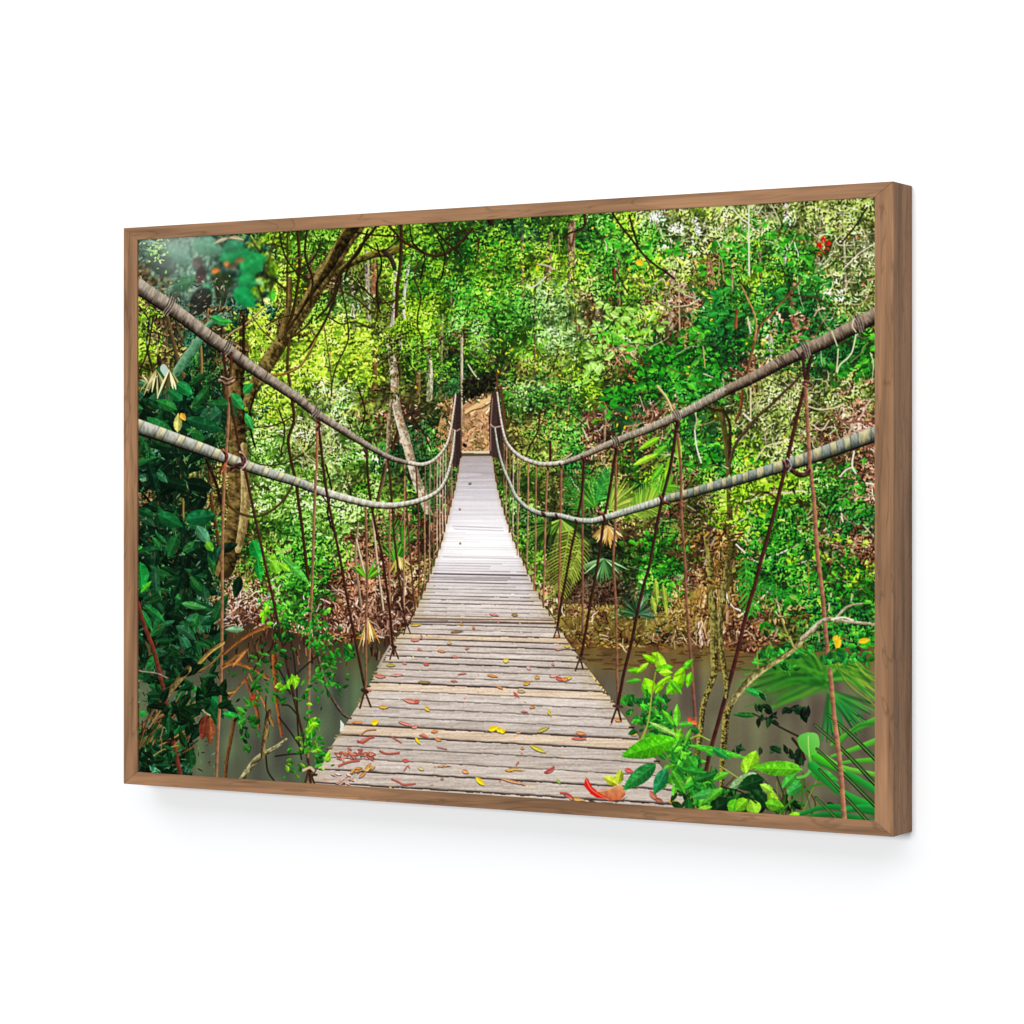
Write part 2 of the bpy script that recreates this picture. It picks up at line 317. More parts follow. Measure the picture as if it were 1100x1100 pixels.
for i in range(260):
    x = rng.uniform(150, 940); y = rng.uniform(220, 600); a = rng.normal(1.5, .5) if i % 2 else rng.uniform(0, 6.3); twig(x, y, rng.uniform(12, 44), a, rng.uniform(.7, 1.8), C(['1c140a', '2c2010', '3c2c16', '0c0a04'][i % 4]), .25, 4)
# the wood is lighter and darker in large patches
BIG = NA*.6 + NB*.4; BIG = np.clip((BIG - BIG.mean())/BIG.std()*.5 + .5, 0, 1)
img = blur(img, .9)*(.7 + .56*BIG)[..., None] + 6
img = np.minimum(img, 245)
DIST = [([(394, 270), (396, 345)], 5, '6a6050', 'c8c0ac'), ([(402, 281), (402, 320)], 7, '6a3c28', 'b08060'), ([(439, 285), (434, 320), (435, 360)], 3.4, '808070', 'e8e4d4'),
    ([(425, 295), (424, 330), (420, 358)], 5, '8c8474', 'd8d4c4'), ([(461, 368), (460, 430)], 4, '6c7050', 'd4d4b0'), ([(450, 375), (449, 432)], 5, '4c3c20', '948050'), ([(590, 252), (588, 300)], 7, '5a4430', 'a88c6c'),
    ([(614, 240), (613, 300)], 8, '5a4430', 'b89a7c'), ([(764, 262), (763, 296), (765, 322)], 9, '6a4830', 'b88c6c'), ([(843, 222), (845, 245), (840, 285)], 7, '645c5c', 'e8e0e4'), ([(852, 310), (856, 365)], 11, '6c4430', 'c09474'),
    ([(722, 295), (720, 350)], 6, '7c6450', 'c8b098'), ([(829, 340), (826, 392)], 5, '6c6460', 'd0ccc4'), ([(404, 375), (402, 420)], 6, '503418', '907040'),
    ([(172, 320), (176, 400)], 13, '241c10', '6c5838'), ([(190, 340), (198, 400)], 8, '2c2414', '706040'), ([(302, 345), (296, 395)], 6, '40341c', '8c7848'), ([(262, 320), (262, 400)], 10, '2c2210', '6a5430'),
    ([(475, 340), (474, 400)], 2.6, '5c5030', 'b0a880'), ([(560, 240), (562, 330)], 3, '4c3c28', '9c8464'), ([(575, 300), (574, 400)], 2.2, '3c3020', '847050'), ([(663, 270), (665, 330)], 3, '54402c', 'a89070'), ([(690, 300), (692, 350)], 3, '6c5840', 'b8a484'),
    ([(745, 280), (744, 330)], 3, '5c4830', 'a89070'), ([(787, 250), (786, 320)], 2.4, '6c5c40', 'c0b090'), ([(815, 260), (818, 320)], 3, '54442c', 'a08c68'), ([(880, 225), (878, 300)], 3, '5c5440', 'b8ac8c'), ([(905, 230), (908, 310)], 2.4, '6c6448', 'd0c8a8'), ([(335, 255), (333, 320)], 3, '3c3018', '84704c'), ([(355, 330), (354, 400)], 3, '5c5430', 'a89c6c'), ([(378, 300), (380, 360)], 3, '6c6048', 'b8ac90'), ([(485, 300), (484, 360)], 2, '4c4428', '988c64'), ([(530, 250), (531, 310)], 2, '3c3820', '7c7450'), ([(650, 440), (648, 500)], 3, '6c5840', 'b8a484'), ([(612, 400), (610, 450)], 2, '54402c', 'a89070'), ([(820, 420), (822, 490)], 2, '6c5c40', 'c0b090')]
for P, w, a, b in DIST: stroke(P, w, bark(a, b, int(P[0][0]), 1, 1.0, 1.4))
BM = np.clip(BIG*1.5 - .25, 0, 1)
for kk in range(3):
    sprays(1700, FULL, (4.2, 3.4, 2.8)[kk], (7, 5.8, 5)[kk], (.3, .45, .6)[kk], 1.05, mask=BM)

# bright sparkles, thin light streaks
m = 9000; x = rng.uniform(145, 943, m); y = rng.uniform(210, 640, m); pi = palette_at(x, y, 7)
t = rng.uniform(.75, 1, m); leaves(x, y, rng.uniform(2.5, 6, m), rng.uniform(.6, 1.3, m), rng.uniform(0, 6.3, m), ramp(pi, t))
m = 7000; x = rng.uniform(145, 943, m); y = rng.uniform(210, 700, m); pi = palette_at(x, y, 7)
leaves(x, y, rng.uniform(2, 5, m), rng.uniform(.7, 1.6, m), rng.uniform(0, 6.3, m), ramp(pi, rng.uniform(0, .16, m)))

def blobmask(lst):
    M = np.zeros((CH, CW), np.float32)
    for cx, cy, rx, ry in lst: M = np.maximum(M, np.clip(1.35 - (((MX - cx)/rx)**2 + ((MY - cy)/ry)**2), 0, 1))
    return M
# sky-pale openings
for cx, cy, rx, ry in [(704, 235, 9, 7), (727, 246, 8, 6), (747, 247, 6, 10), (715, 262, 5, 4), (846, 236, 3, 8)]:
    m = 60; leaves(rng.normal(cx, rx*.55, m), rng.normal(cy, ry*.55, m), rng.uniform(1.5, 4, m), rng.uniform(1, 2, m), rng.uniform(0, 6.3, m), np.tile(C('f0f2ee'), (m, 1))*rng.uniform(.85, 1.03, (m, 1)))
# litter patches: curled fronds and sticks
LM = blobmask([(690, 457, 40, 22), (645, 455, 18, 25), (640, 480, 14, 16), (436, 592, 45, 52), (268, 640, 34, 32), (395, 660, 70, 34), (905, 590, 42, 36), (925, 535, 25, 20), (650, 645, 70, 28), (755, 640, 40, 50), (675, 380, 24, 14), (590, 620, 25, 20), (905, 470, 45, 26), (740, 545, 20, 25)])
def litter(n, box, mask, cols, L=(5, 14), w=(.7, 1.5), a0=None):
    k = 0
    while k < n:
        x = rng.uniform(box[0], box[2]); y = rng.uniform(box[1], box[3])
        if field(mask, np.array([x]), np.array([y]))[0] < rng.random(): 
            k += .2; continue
        twig(x, y, rng.uniform(*L), rng.uniform(0, 6.3) if a0 is None else rng.normal(a0, .5), rng.uniform(*w), C(cols[rng.integers(len(cols))])*rng.uniform(.75, 1.15), .4); k += 1
LC = ['c09070', 'e8c8a8', '5c3420', '7c4c34', 'd8a888', '2c1810', 'a47850', '8c5840', '3c2014', 'f0dcc8']
litter(1500, (230, 360, 945, 700), LM, LC)
litter(260, (235, 620, 445, 700), LM, ['e8ccb8', 'f0dcd0', 'b89080', '3c2018', '6c4030', 'd8b0a0', '58302a'], (6, 16), (.8, 1.8))
PB = blobmask([(860, 440, 80, 42), (910, 290, 35, 70), (800, 240, 100, 26), (345, 480, 40, 30), (350, 425, 40, 20), (720, 320, 30, 22)])
litter(420, (300, 210, 945, 520), PB, ['e8e4c0', 'd4cca0', 'f0ecd8', 'b8a880', '8c7850', 'c8b48c', '4c4020'], (8, 24), (.6, 1.2))

# ---------------------------------------------------------------- B. banks and water
def watercol(mx, my):
    yb = np.clip((my - 684)/55, 0, 1)[..., None]; r = mx > 560
    cl = C('5c6450')*yb + C('4c3a26')*(1 - yb); cr = C('6a6450')*yb + C('6e5028')*(1 - yb)
    k = np.clip((mx - 250)/170, 0, 1)[..., None]; cl = cl*(1.0 - .0*k) + k*np.array([-10, -6, -2])*yb
    c = np.where(r[..., None], cr, cl); rf = vW[np.clip((my*1.2).astype(int), 0, CH-1), np.clip((mx*1.5).astype(int), 0, CW-1)]
    c = c*(.72 + .5*rf)[..., None] + np.array([-5, 6, -6])*(rf[..., None] - .5)*2
    i = np.clip(my.astype(int) % CH, 0, CH-1)
    v = (vA[np.clip((my*1.5).astype(int), 0, CH-1), np.clip((mx*1.7).astype(int) % CW, 0, CW-1)] - .5)*5 + rng.normal(0, 2.5, mx.shape)
    return np.clip(c + v[..., None], 0, 255)
vA = vnoise(CW, CH, 30, 31, 9); vW = vnoise(CW, CH, 80, 33, 16)*.6 + vnoise(CW, CH, 26, 34, 34)*.4
wl = [(150, 690), (236, 672), (262, 668), (300, 676), (340, 684), (372, 688), (404, 686), (432, 674), (441, 668), (422, 690), (404, 722), (384, 759), (364, 790), (345, 817), (332, 842), (205, 836), (205, 790), (150, 780)]
wr = [(600, 684), (625, 686), (660, 690), (700, 692), (745, 690), (790, 700), (850, 704), (945, 690), (945, 890), (742, 868), (694, 801), (660, 755), (627, 712), (611, 690)]
fill(wl, watercol); fill(wr, watercol)
# reflections near the banks
for i in range(150):
    x = rng.uniform(245, 430); y = rng.uniform(672, 706); stroke([(x, y), (x + rng.normal(0, 1), y + rng.uniform(3, 10))], rng.uniform(.8, 2), C(['3c2418', '6c4830', '8c6448', '2c1c14', '50402c'][rng.integers(5)])*rng.uniform(.8, 1.1), n=2)
for i in range(190):
    x = rng.uniform(612, 860); y = rng.uniform(688, 722); fade = (y - 688)/40
    stroke([(x, y), (x + rng.uniform(4, 15), y + rng.normal(0, .8))], rng.uniform(.6, 1.6), C(['8c6024', '6c4818', '4c3418', 'a07838', '5c4828'][rng.integers(5)])*(1 - fade*.3), n=2)
for i in range(40):
    x = rng.uniform(618, 690); y = rng.uniform(687, 696); leaves([x], [y], rng.uniform(2, 4), 1.4, rng.uniform(-.3, .3), np.array([C('d8b848')*rng.uniform(.7, 1)]))
# right bank
bankc = lambda mx, my: C('867036')*(.55 + .5*NB[(my*1.9).astype(int) % CH, (mx*2).astype(int) % CW] + .4*NC[(my*1.6).astype(int) % CH, (mx*1.8).astype(int) % CW])[..., None] + (rng.random(mx.shape)[..., None] - .5)*50 - np.clip((my - 674)/14, 0, 1)[..., None]*np.array([60, 54, 32])
fill([(598, 670), (606, 658), (620, 650), (634, 655), (652, 648), (676, 655), (700, 650), (716, 657), (740, 650), (756, 655), (762, 670), (764, 688), (700, 692), (650, 690), (608, 684)], bankc)
fill([(724, 650), (728, 640), (740, 636), (756, 630), (772, 634), (790, 642), (795, 668), (740, 672)], lambda mx, my: bankc(mx, my)*1.12)
sprays(110, (600, 644, 795, 664), 3, 5, .2, .9)
litter(300, (596, 648, 760, 692), np.ones((CH, CW)), ['ccb070', 'b09048', '5c4820', '8c7434', 'dcc890', '3c2c14', '7c8c30'], (4, 13), (.6, 1.3))
litter(150, (610, 677, 800, 694), np.ones((CH, CW)), ['2c1408', '4c2814', 'b08868', '7c4c30', 'd8bca0', '180c08'], (4, 12), (.6, 1.5))
litter(120, (236, 640, 300, 672), np.ones((CH, CW)), ['e8ccb8', 'f4e4dc', 'a87c68', '3c2018', '6c4030', 'd8b0a0', '2c1410'], (5, 13), (.8, 1.6), 2.6)
litter(190, (330, 655, 440, 687), np.ones((CH, CW)), ['c8a48c', 'e8ccb8', '7c5040', '3c2018', '5c3428', 'a87860', '2c1410'], (5, 15), (.7, 1.5))
litter(26, (345, 680, 400, 687), np.ones((CH, CW)), ['c89028', 'dca840', 'a06c20'], (3, 6), (1, 1.8), 0)
for i in range(26):       # hanging roots on the right bank
    x = rng.uniform(745, 782); stroke([(x, rng.uniform(640, 660)), (x + rng.normal(0, 3), 672), (x + rng.normal(0, 5), rng.uniform(680, 696))], rng.uniform(.8, 1.6), C(['ecd4c0', 'b89078', '7c5040', '4c2c20', 'c8a890'][rng.integers(5)]))
for i in range(90):       # tangled hanging fibres
    x = rng.uniform(756, 792); y = rng.uniform(575, 640); stroke([(x, y), (x + rng.normal(-3, 3), y + 20), (x + rng.normal(-7, 5), y + rng.uniform(30, 60))], rng.uniform(.6, 1.3), C(['e0b468', 'c08c40', '8c6428', 'f0d8a0', '5c4018', 'a8884c', '382810'][rng.integers(7)]))

# leaf clumps on the saplings of the right hand side
def clump(lst, pal, L=(6, 12), asp=.6, t0=.2, t1=.9, dens=1.0):
    for cx, cy, rx, ry, n in lst:
        n = int(n*dens*(.62 if pal in ('sat', 'satd') else .8)); x = rng.normal(cx, rx*.55, n); y = rng.normal(cy, ry*.55, n)
        l = rng.uniform(*L, n)*.88; t = t0 + (t1 - t0)*rng.random(n)*(.6 + .4*(1 - (y - cy)/ry/2).clip(0, 1)); pi = np.full(n, PN.index(pal))
        leaves(x, y, l, l*asp*rng.uniform(.7, 1.2, n), rng.normal(.1, .75, n) + (rng.random(n) > .5)*math.pi, ramp(pi, t))
clump([(700, 262, 22, 14, 26), (690, 285, 22, 14, 30), (655, 262, 16, 18, 30), (735, 268, 14, 8, 12), (775, 268, 16, 12, 16), (808, 240, 14, 10, 18), (800, 262, 16, 14, 22), (775, 290, 18, 14, 26), (828, 256, 16, 10, 16), (852, 258, 16, 8, 16), (862, 278, 18, 10, 20), (805, 285, 14, 16, 20)], 'sat', (6, 12), .65, .35, .95)
clump([(775, 318, 28, 12, 40), (790, 336, 30, 12, 40), (765, 340, 24, 12, 34), (830, 310, 26, 10, 34), (860, 312, 22, 12, 30), (885, 305, 14, 12, 18), (905, 325, 26, 12, 32), (850, 330, 26, 8, 26), (880, 345, 24, 10, 28), (775, 355, 20, 10, 22), (840, 355, 12, 10, 12), (862, 368, 12, 12, 14)], 'satd', (7, 14), .5, .3, .9)
clump([(690, 375, 28, 16, 46), (720, 372, 26, 14, 44), (745, 360, 18, 10, 20), (710, 400, 34, 16, 60), (745, 395, 24, 18, 44), (765, 385, 16, 22, 34), (690, 415, 24, 12, 40), (665, 425, 20, 10, 34), (655, 440, 16, 8, 24), (735, 425, 26, 14, 40), (770, 415, 20, 18, 34), (800, 375, 12, 14, 16), (925, 395, 20, 14, 26), (925, 370, 18, 10, 20), (905, 400, 12, 10, 14)], 'sat', (6, 12), .6, .25, .8)
clump([(648, 330, 10, 20, 12), (660, 352, 20, 14, 30), (645, 375, 16, 18, 30), (640, 395, 10, 14, 20), (675, 340, 22, 12, 26), (700, 355, 18, 9, 22)], 'lime', (7, 14), .45, .45, .75)
clump([(645, 360, 18, 14, 20), (668, 362, 22, 12, 26)], 'sat', (7, 13), .5, .7, 1)
clump([(668, 447, 8, 12, 10), (690, 445, 8, 10, 8), (752, 445, 10, 14, 14), (757, 462, 12, 8, 12)], 'deep', (10, 16), .6, .4, .75)
clump([(757, 488, 18, 14, 34), (745, 505, 12, 10, 18), (770, 505, 16, 14, 28), (765, 480, 12, 12, 18), (815, 498, 14, 12, 20)], 'sat', (6, 11), .6, .3, .9)
clump([(798, 480, 8, 10, 8), (795, 520, 14, 10, 26), (790, 545, 14, 22, 44), (820, 520, 26, 10, 40), (845, 520, 16, 10, 24), (810, 545, 18, 12, 30), (865, 535, 12, 8, 14), (805, 570, 14, 12, 20)], 'yel', (7, 13), .6, .35, .85)
clump([(820, 555, 26, 14, 44), (845, 555, 22, 14, 34), (850, 580, 26, 14, 36), (900, 505, 22, 10, 30), (905, 540, 22, 12, 34), (925, 545, 16, 12, 24), (885, 545, 12, 20, 20), (910, 525, 20, 8, 20), (820, 590, 16, 14, 24)], 'sat', (7, 13), .5, .2, .85)
clump([(820, 625, 24, 16, 50), (810, 612, 12, 14, 24), (845, 612, 20, 12, 40), (860, 640, 26, 16, 56), (885, 615, 20, 16, 44), (905, 630, 24, 14, 46), (930, 625, 14, 20, 34), (840, 655, 22, 12, 34), (885, 660, 18, 12, 26), (915, 650, 24, 8, 34), (825, 675, 12, 8, 14), (920, 680, 24, 12, 50), (905, 700, 20, 10, 34), (935, 700, 10, 14, 24)], 'sat', (6, 12), .55, .15, .9)
clump([(925, 612, 14, 10, 16), (935, 600, 8, 8, 8), (882, 600, 10, 8, 10), (875, 655, 8, 8, 9), (850, 600, 10, 6, 10), (905, 580, 14, 5, 12)], 'yel', (7, 12), .6, .45, .85)
clump([(690, 585, 20, 8, 26), (705, 578, 14, 6, 14), (722, 600, 14, 12, 22), (695, 605, 14, 10, 18), (700, 622, 12, 12, 18), (718, 628, 12, 14, 20), (678, 600, 10, 8, 14), (740, 590, 8, 8, 10), (735, 620, 6, 12, 10)], 'sat', (6, 12), .6, .3, .95)
clump([(570, 590, 14, 12, 50), (578, 605, 14, 12, 50), (562, 575, 8, 10, 24), (582, 622, 8, 10, 20)], 'mid', (3, 6), .5, .3, 1)
clump([(575, 560, 8, 22, 20)], 'mid', (3, 6), .5, .3, .8)
clump([(560, 425, 30, 16, 90), (600, 460, 26, 10, 90), (612, 478, 18, 10, 60), (590, 435, 26, 14, 60)], 'midt', (3, 6), .4, .3, .95)
clump([(520, 300, 30, 40, 220), (545, 270, 30, 30, 160), (490, 320, 20, 24, 90), (530, 340, 20, 20, 80), (465, 300, 16, 26, 60), (632, 262, 16, 20, 80), (655, 300, 12, 24, 60)], 'sat', (3, 7), .45, .2, .9)
clump([(512, 250, 26, 12, 70), (560, 245, 30, 10, 90), (635, 250, 14, 10, 40)], 'deep', (4, 8), .5, .2, .8)
clump([(430, 270, 10, 10, 16), (450, 250, 14, 10, 26), (455, 330, 14, 24, 60), (395, 270, 14, 10, 20)], 'yel', (3, 7), .5, .3, .9)
clump([(350, 380, 30, 26, 220), (385, 370, 20, 22, 140), (355, 355, 20, 10, 60), (395, 400, 20, 14, 80), (280, 350, 14, 30, 100), (285, 400, 14, 14, 50)], 'yel2', (4, 8), .5, .25, .9)
clump([(480, 395, 14, 12, 60), (455, 370, 20, 10, 60), (505, 372, 20, 10, 70), (515, 395, 16, 8, 40)], 'mid', (3, 7), .45, .25, .9)
clump([(405, 520, 8, 20, 40), (385, 490, 14, 14, 60), (350, 560, 30, 18, 120), (300, 530, 20, 24, 120)], 'lime', (4, 8), .4, .3, .95)
clump([(300, 655, 16, 12, 50), (345, 660, 10, 12, 30), (330, 640, 14, 14, 40), (305, 625, 14, 10, 26)], 'sat', (4, 8), .6, .3, 1)
# orange dots, yellow leaves and the red flower
m = 120; leaves(rng.uniform(280, 930, m), rng.uniform(240, 520, m), rng.uniform(3, 5, m), 2, rng.uniform(0, 6, m), np.tile(C('e8b820'), (m, 1)))
for x, y, s in [(884, 258, 5), (880, 264, 5), (889, 262, 5), (883, 270, 5), (878, 272, 4), (888, 268, 3), (886, 255, 4), (880, 275, 3.5)]: leaves([x], [y], s*1.6, s*1.1, rng.uniform(0, 3), np.array([C('e01c10')]), np.array([C('c01008')]))
leaves([885], [266], 3, 2, .3, np.array([C('f0b090')]))
for x, y in [(921, 256), (927, 306), (922, 430), (935, 300)]: leaves([x], [y], 4, 3, .5, np.array([C('e06850')]))
for x, y, l, w, a in [(687, 283, 9, 7, .6), (676, 290, 5, 4, 1), (717, 305, 6, 3, 1.8), (577, 288, 3, 6, 0), (900, 690, 15, 7, -1.35), (928, 688, 14, 6, -.2), (897, 685, 8, 5, -1)]: leaves([x], [y], l, w, a, np.array([C('e8b41c')]), np.array([C('f4cc30')]))

# fine sprays over the clumps
sprays(1500, (148, 215, 943, 640), 3, 5.6, .2, 1.05)
for i in range(150):
    x = rng.uniform(600, 940); y = rng.uniform(250, 640); twig(x, y, rng.uniform(10, 36), rng.uniform(0, 6.3), rng.uniform(.7, 1.5), C(['241a0c', '3c2c16', 'a89468', '6c5430', 'd8ccb0'][i % 5]), .3, 4)
litter(420, (600, 330, 945, 690), LM, LC, (4, 11), (.6, 1.2))
litter(1100, (300, 210, 945, 520), PB, ['e8e4c0', 'd4cca0', 'f0ecd8', 'b8a880', '8c7850', 'c8b48c', '4c8c38', '78b850', 'b8d880', '2c5c20'], (5, 16), (.6, 1.2))
# ---------------------------------------------------------------- C. trees, trunks, vines
moss = bark('2c2210', 'a08c58', 21, 1, .8); mossd = bark('140e06', '6c5c30', 22, -1, .7)
stroke([(254, 395, 14), (255, 440, 15), (256, 500, 21), (256, 545, 22), (250, 580, 22), (240, 606, 26)], 0, bark('1c1408', '8c7440', 23, -1, .8)); stroke([(262, 480, 8), (264, 530, 10), (262, 560, 10), (256, 590, 7)], 0, bark('6c5830', 'c4b078', 24, -1, .8))
stroke([(240, 400, 6), (247, 470, 5)], 0, bark('241a0c', '6c5430', 29))
stroke([(225, 500), (228, 540), (234, 575), (236, 600)], 4, bark('2c1c0c', '7c5c38', 25))
stroke([(386, 238, 19), (372, 258, 17), (357, 283, 17), (342, 306, 16), (325, 335, 15), (306, 362, 15), (288, 390, 16), (276, 410, 14), (266, 432, 10)], 0, bark('33280f', '94814a', 26, -1, .95))
stroke([(383, 240, 12), (369, 260, 11), (357, 282, 9), (344, 302, 6), (331, 321, 4), (318, 342, 3), (300, 366, 3)], 0, bark('0e0a04', '54461e', 27, -1, .8))
stroke([(364, 292, 6), (376, 284, 7), (390, 278, 7), (404, 273, 8), (416, 272, 10), (427, 268, 9)], 0, bark('241c0c', '8c8438', 28, 1, .8)); stroke([(412, 270), (420, 278), (424, 288)], 5, bark('1c1410', '4c3c38', 30))
V = '2c2014'
stroke([(303, 362, 6), (308, 340, 6), (311, 322, 6), (312, 300, 4)], 0, bark('3a2c14', '8c7440', 31))
for P, w, c in [
 ([(320, 248), (322, 285), (319, 315), (314, 339), (309, 352)], (3.4, 3.6), '241808'), ([(309, 250), (309, 290), (308, 330)], 2, '4c3818'), ([(311, 365), (309, 392), (312, 414)], 3.2, '2c200e'),
 ([(297, 248), (293, 262), (290, 275), (287, 290), (281, 305)], 1.6, '4c3c20'), ([(285, 263), (300, 265), (312, 270)], 1.8, '3c3018'), ([(296, 283), (310, 279), (322, 277), (333, 272)], 1.6, '6c5c38'),
 ([(284, 293), (297, 303), (307, 311)], 2.2, '342610'), ([(340, 343), (352, 330), (359, 316), (363, 298), (376, 281), (390, 262), (404, 244)], (2.6, 3), '1c1208'),
 ([(332, 374), (343, 357), (352, 340), (359, 322), (366, 298)], 2.6, '1c1208'), ([(290, 403), (305, 402), (322, 394), (333, 378), (340, 364)], (3, 2), '54421c'), 
 ([(320, 358), (328, 352), (336, 342)], 2, '3c2c14'), ([(364, 300), (370, 325), (374, 350), (374, 366), (368, 380), (361, 395), (357, 412), (356, 426)], 1.6, '3c2c18'),
 ([(348, 350), (352, 375), (355, 396), (356, 415)], 1.2, '5c4c28'), ([(382, 250), (400, 253), (420, 254), (431, 256)], 1.8, '241808'), ([(392, 262), (402, 268), (412, 270), (424, 262), (430, 256)], 1.6, '241808'),
 ([(378, 298), (386, 310), (389, 320)], 1.2, '3c2c18'), ([(372, 315), (384, 322), (396, 333), (402, 337)], 1.6, '3c2c18'), ([(405, 282), (406, 310), (405, 340), (402, 352)], 1.4, '3c2c18'), ([(406, 318), (416, 326), (422, 334)], 1.4, '4c3018'),
 ([(431, 242), (431, 262), (430, 285), (427, 308), (426, 335), (426, 356), (428, 385), (429, 430), (429, 450), (427, 466), (421, 482)], 3.6, '24160c'),
 ([(418, 243), (426, 252), (434, 260), (446, 267), (458, 273), (471, 275), (483, 270), (494, 262), (501, 253), (506, 247)], (2.6, 3.4), '22140a'), ([(465, 243), (473, 254), (482, 263), (490, 269), (496, 277)], 2, '2c1c10'),
 ([(480, 258), (487, 252), (499, 248)], 2, '2c1c10'), ([(482, 264), (479, 275), (478, 285)], 1.4, '3c2c18'), ([(452, 280), (447, 288), (444, 292)], 2, '4c3c20'), ([(484, 240), (482, 255)], 1.3, '3c2c18'),
 ([(523, 232), (528, 240)], 6, '1c0c08'), ([(628, 232), (628, 243), (622, 248), (612, 251), (605, 258)], (3.5, 1.5), '241410'), ([(617, 252), (615, 262), (613, 266)], 2.4, '3c2418'),
 ([(578, 284), (588, 286), (596, 290)], 1.6, 'c8b898'), ([(566, 306), (571, 309), (578, 305), (586, 298)], 1.8, 'd0ccb8'), ([(658, 230), (668, 245), (678, 257), (686, 268), (694, 277), (706, 287), (714, 292), (724, 300)], 2.2, '301c10'),
 ([(676, 233), (680, 248), (685, 264)], 2.2, '301c10'), ([(692, 276), (700, 290), (703, 298)], 1.4, '5c4028'), ([(674, 294), (684, 304), (696, 317), (708, 326), (724, 336), (728, 345)], 1.3, '7c6440'), ([(686, 264), (693, 262), (698, 254)], 1.4, '8c9c50'),
 ([(662, 292), (668, 304), (675, 316)], 1.4, '2c2c14'), ([(659, 290), (660, 300)], 4, '3c1c14'), ([(703, 305), (712, 300), (716, 310)], 1.3, 'd8c8a0'), ([(724, 330), (740, 328), (750, 322)], 1.2, 'd8c8a0'), ([(729, 305), (730, 355)], 1.4, 'b8a878'),
 ([(804, 218), (804, 250), (804.5, 296)], 2, 'd0d8b8'), ([(786, 224), (795, 234), (803, 240)], 1.4, 'e0e0c8'), ([(828, 220), (834, 232), (838, 242)], 1.4, 'c8b898'), ([(812, 232), (819, 222)], 1.2, 'd8d8b8'), ([(808, 252), (814, 246), (818, 243)], 1.6, 'a89888'),
 ([(930, 225), (917, 245), (903, 262)], 1.8, '2c2414'), ([(940, 262), (922, 273), (905, 290)], 1.2, 'e8dcd0'), ([(935, 318), (922, 328)], 1.4, 'b89068'),
 ([(861, 300), (849, 315), (838, 326), (829, 337), (818, 348), (813, 358), (810, 368), (807, 380), (803, 398), (800, 410)], (2, 3.6), '48321c'), ([(796, 307), (802, 320), (809, 335), (812, 350), (810, 365)], (1.6, 2.6), '6c5434'), ([(845, 316), (860, 318), (875, 320), (897, 330)], 1.6, '4c3820'), ([(880, 330), (874, 340)], 1.2, 'd0b890'),
 ([(791, 334), (790, 352)], 3.4, '5c301c'), ([(793, 390), (787, 376), (785, 405)], .01, '5c301c'), ([(755, 373), (757, 395)], 1.4, 'b8a464'), ([(803, 342), (806, 358)], 2, 'c8c8b0')]:
    stroke(P, w, bark(c, '%02x%02x%02x' % tuple(int(min(255, v*1.9 + 14)) for v in C(c)), int(P[0][0]), 1, .6) if np.max(w) > 2.3 else C(c))
# pale crooked trunk
stroke([(421, 352, 5), (420, 375, 8), (424, 405, 9), (425, 430, 9), (429, 450, 9), (434, 466, 10), (438, 480, 10), (443, 500, 10), (449, 520, 10), (456, 537, 10), (459, 548, 8)], 0, bark('84745a', 'dcd0ba', 41, -1, 1.1, 1.5))
for i in range(46):
    t = rng.random(); y = 362 + t*175; x = np.interp(y, [358, 405, 430, 466, 500, 537], [421, 424, 425, 434, 443, 456]) + rng.normal(0, 2.2)
    leaves([x], [y], rng.uniform(2, 5), rng.uniform(1, 2.2), rng.normal(1.4, .4), np.array([C(['b46c34', '8c5c34', 'c89860', '6c5840'][rng.integers(4)])]))
stroke([(421, 425, 4), (418, 450, 4), (417, 475, 4), (414, 500, 4.4), (411, 520, 4)], 0, bark('54462e', 'b4a688', 42, -1, 1.1, 1.2)); stroke([(414, 500), (410, 520), (406, 538)], 4, bark('2c1c10', '7c6448', 43))
stroke([(431, 350), (430, 385)], 3, bark('7c7064', 'd8d0c4', 44)); stroke([(496, 357), (496, 388), (496.5, 440), (497, 462)], 2.8, bark('8c7c60', 'e8dcc0', 45, 1, .6))
stroke([(461, 381), (463, 405), (462, 428)], 4.5, bark('5c5c38', 'dcd8b8', 46, 1, 1.2)); 
stroke([(504, 378), (512, 384), (522, 372), (530, 363)], .01, 'a09878'); stroke([(503, 392), (511, 404), (522, 414), (532, 417), (542, 417)], 1.6, 'd0c8a0'); stroke([(508, 377), (516, 369), (527, 364)], 1.1, 'a8a080')
sprays(34, (408, 350, 436, 390), 3, 5, .4, .95); sprays(14, (410, 352, 434, 366), 3.5, 6, .4, .95); sprays(7, (415, 375, 432, 430), 3, 5, .4, .9); sprays(12, (450, 376, 470, 395), 3, 5, .3, .9); sprays(8, (425, 345, 440, 358), 3, 5, .4, .9); sprays(5, (490, 352, 502, 360), 3, 5)
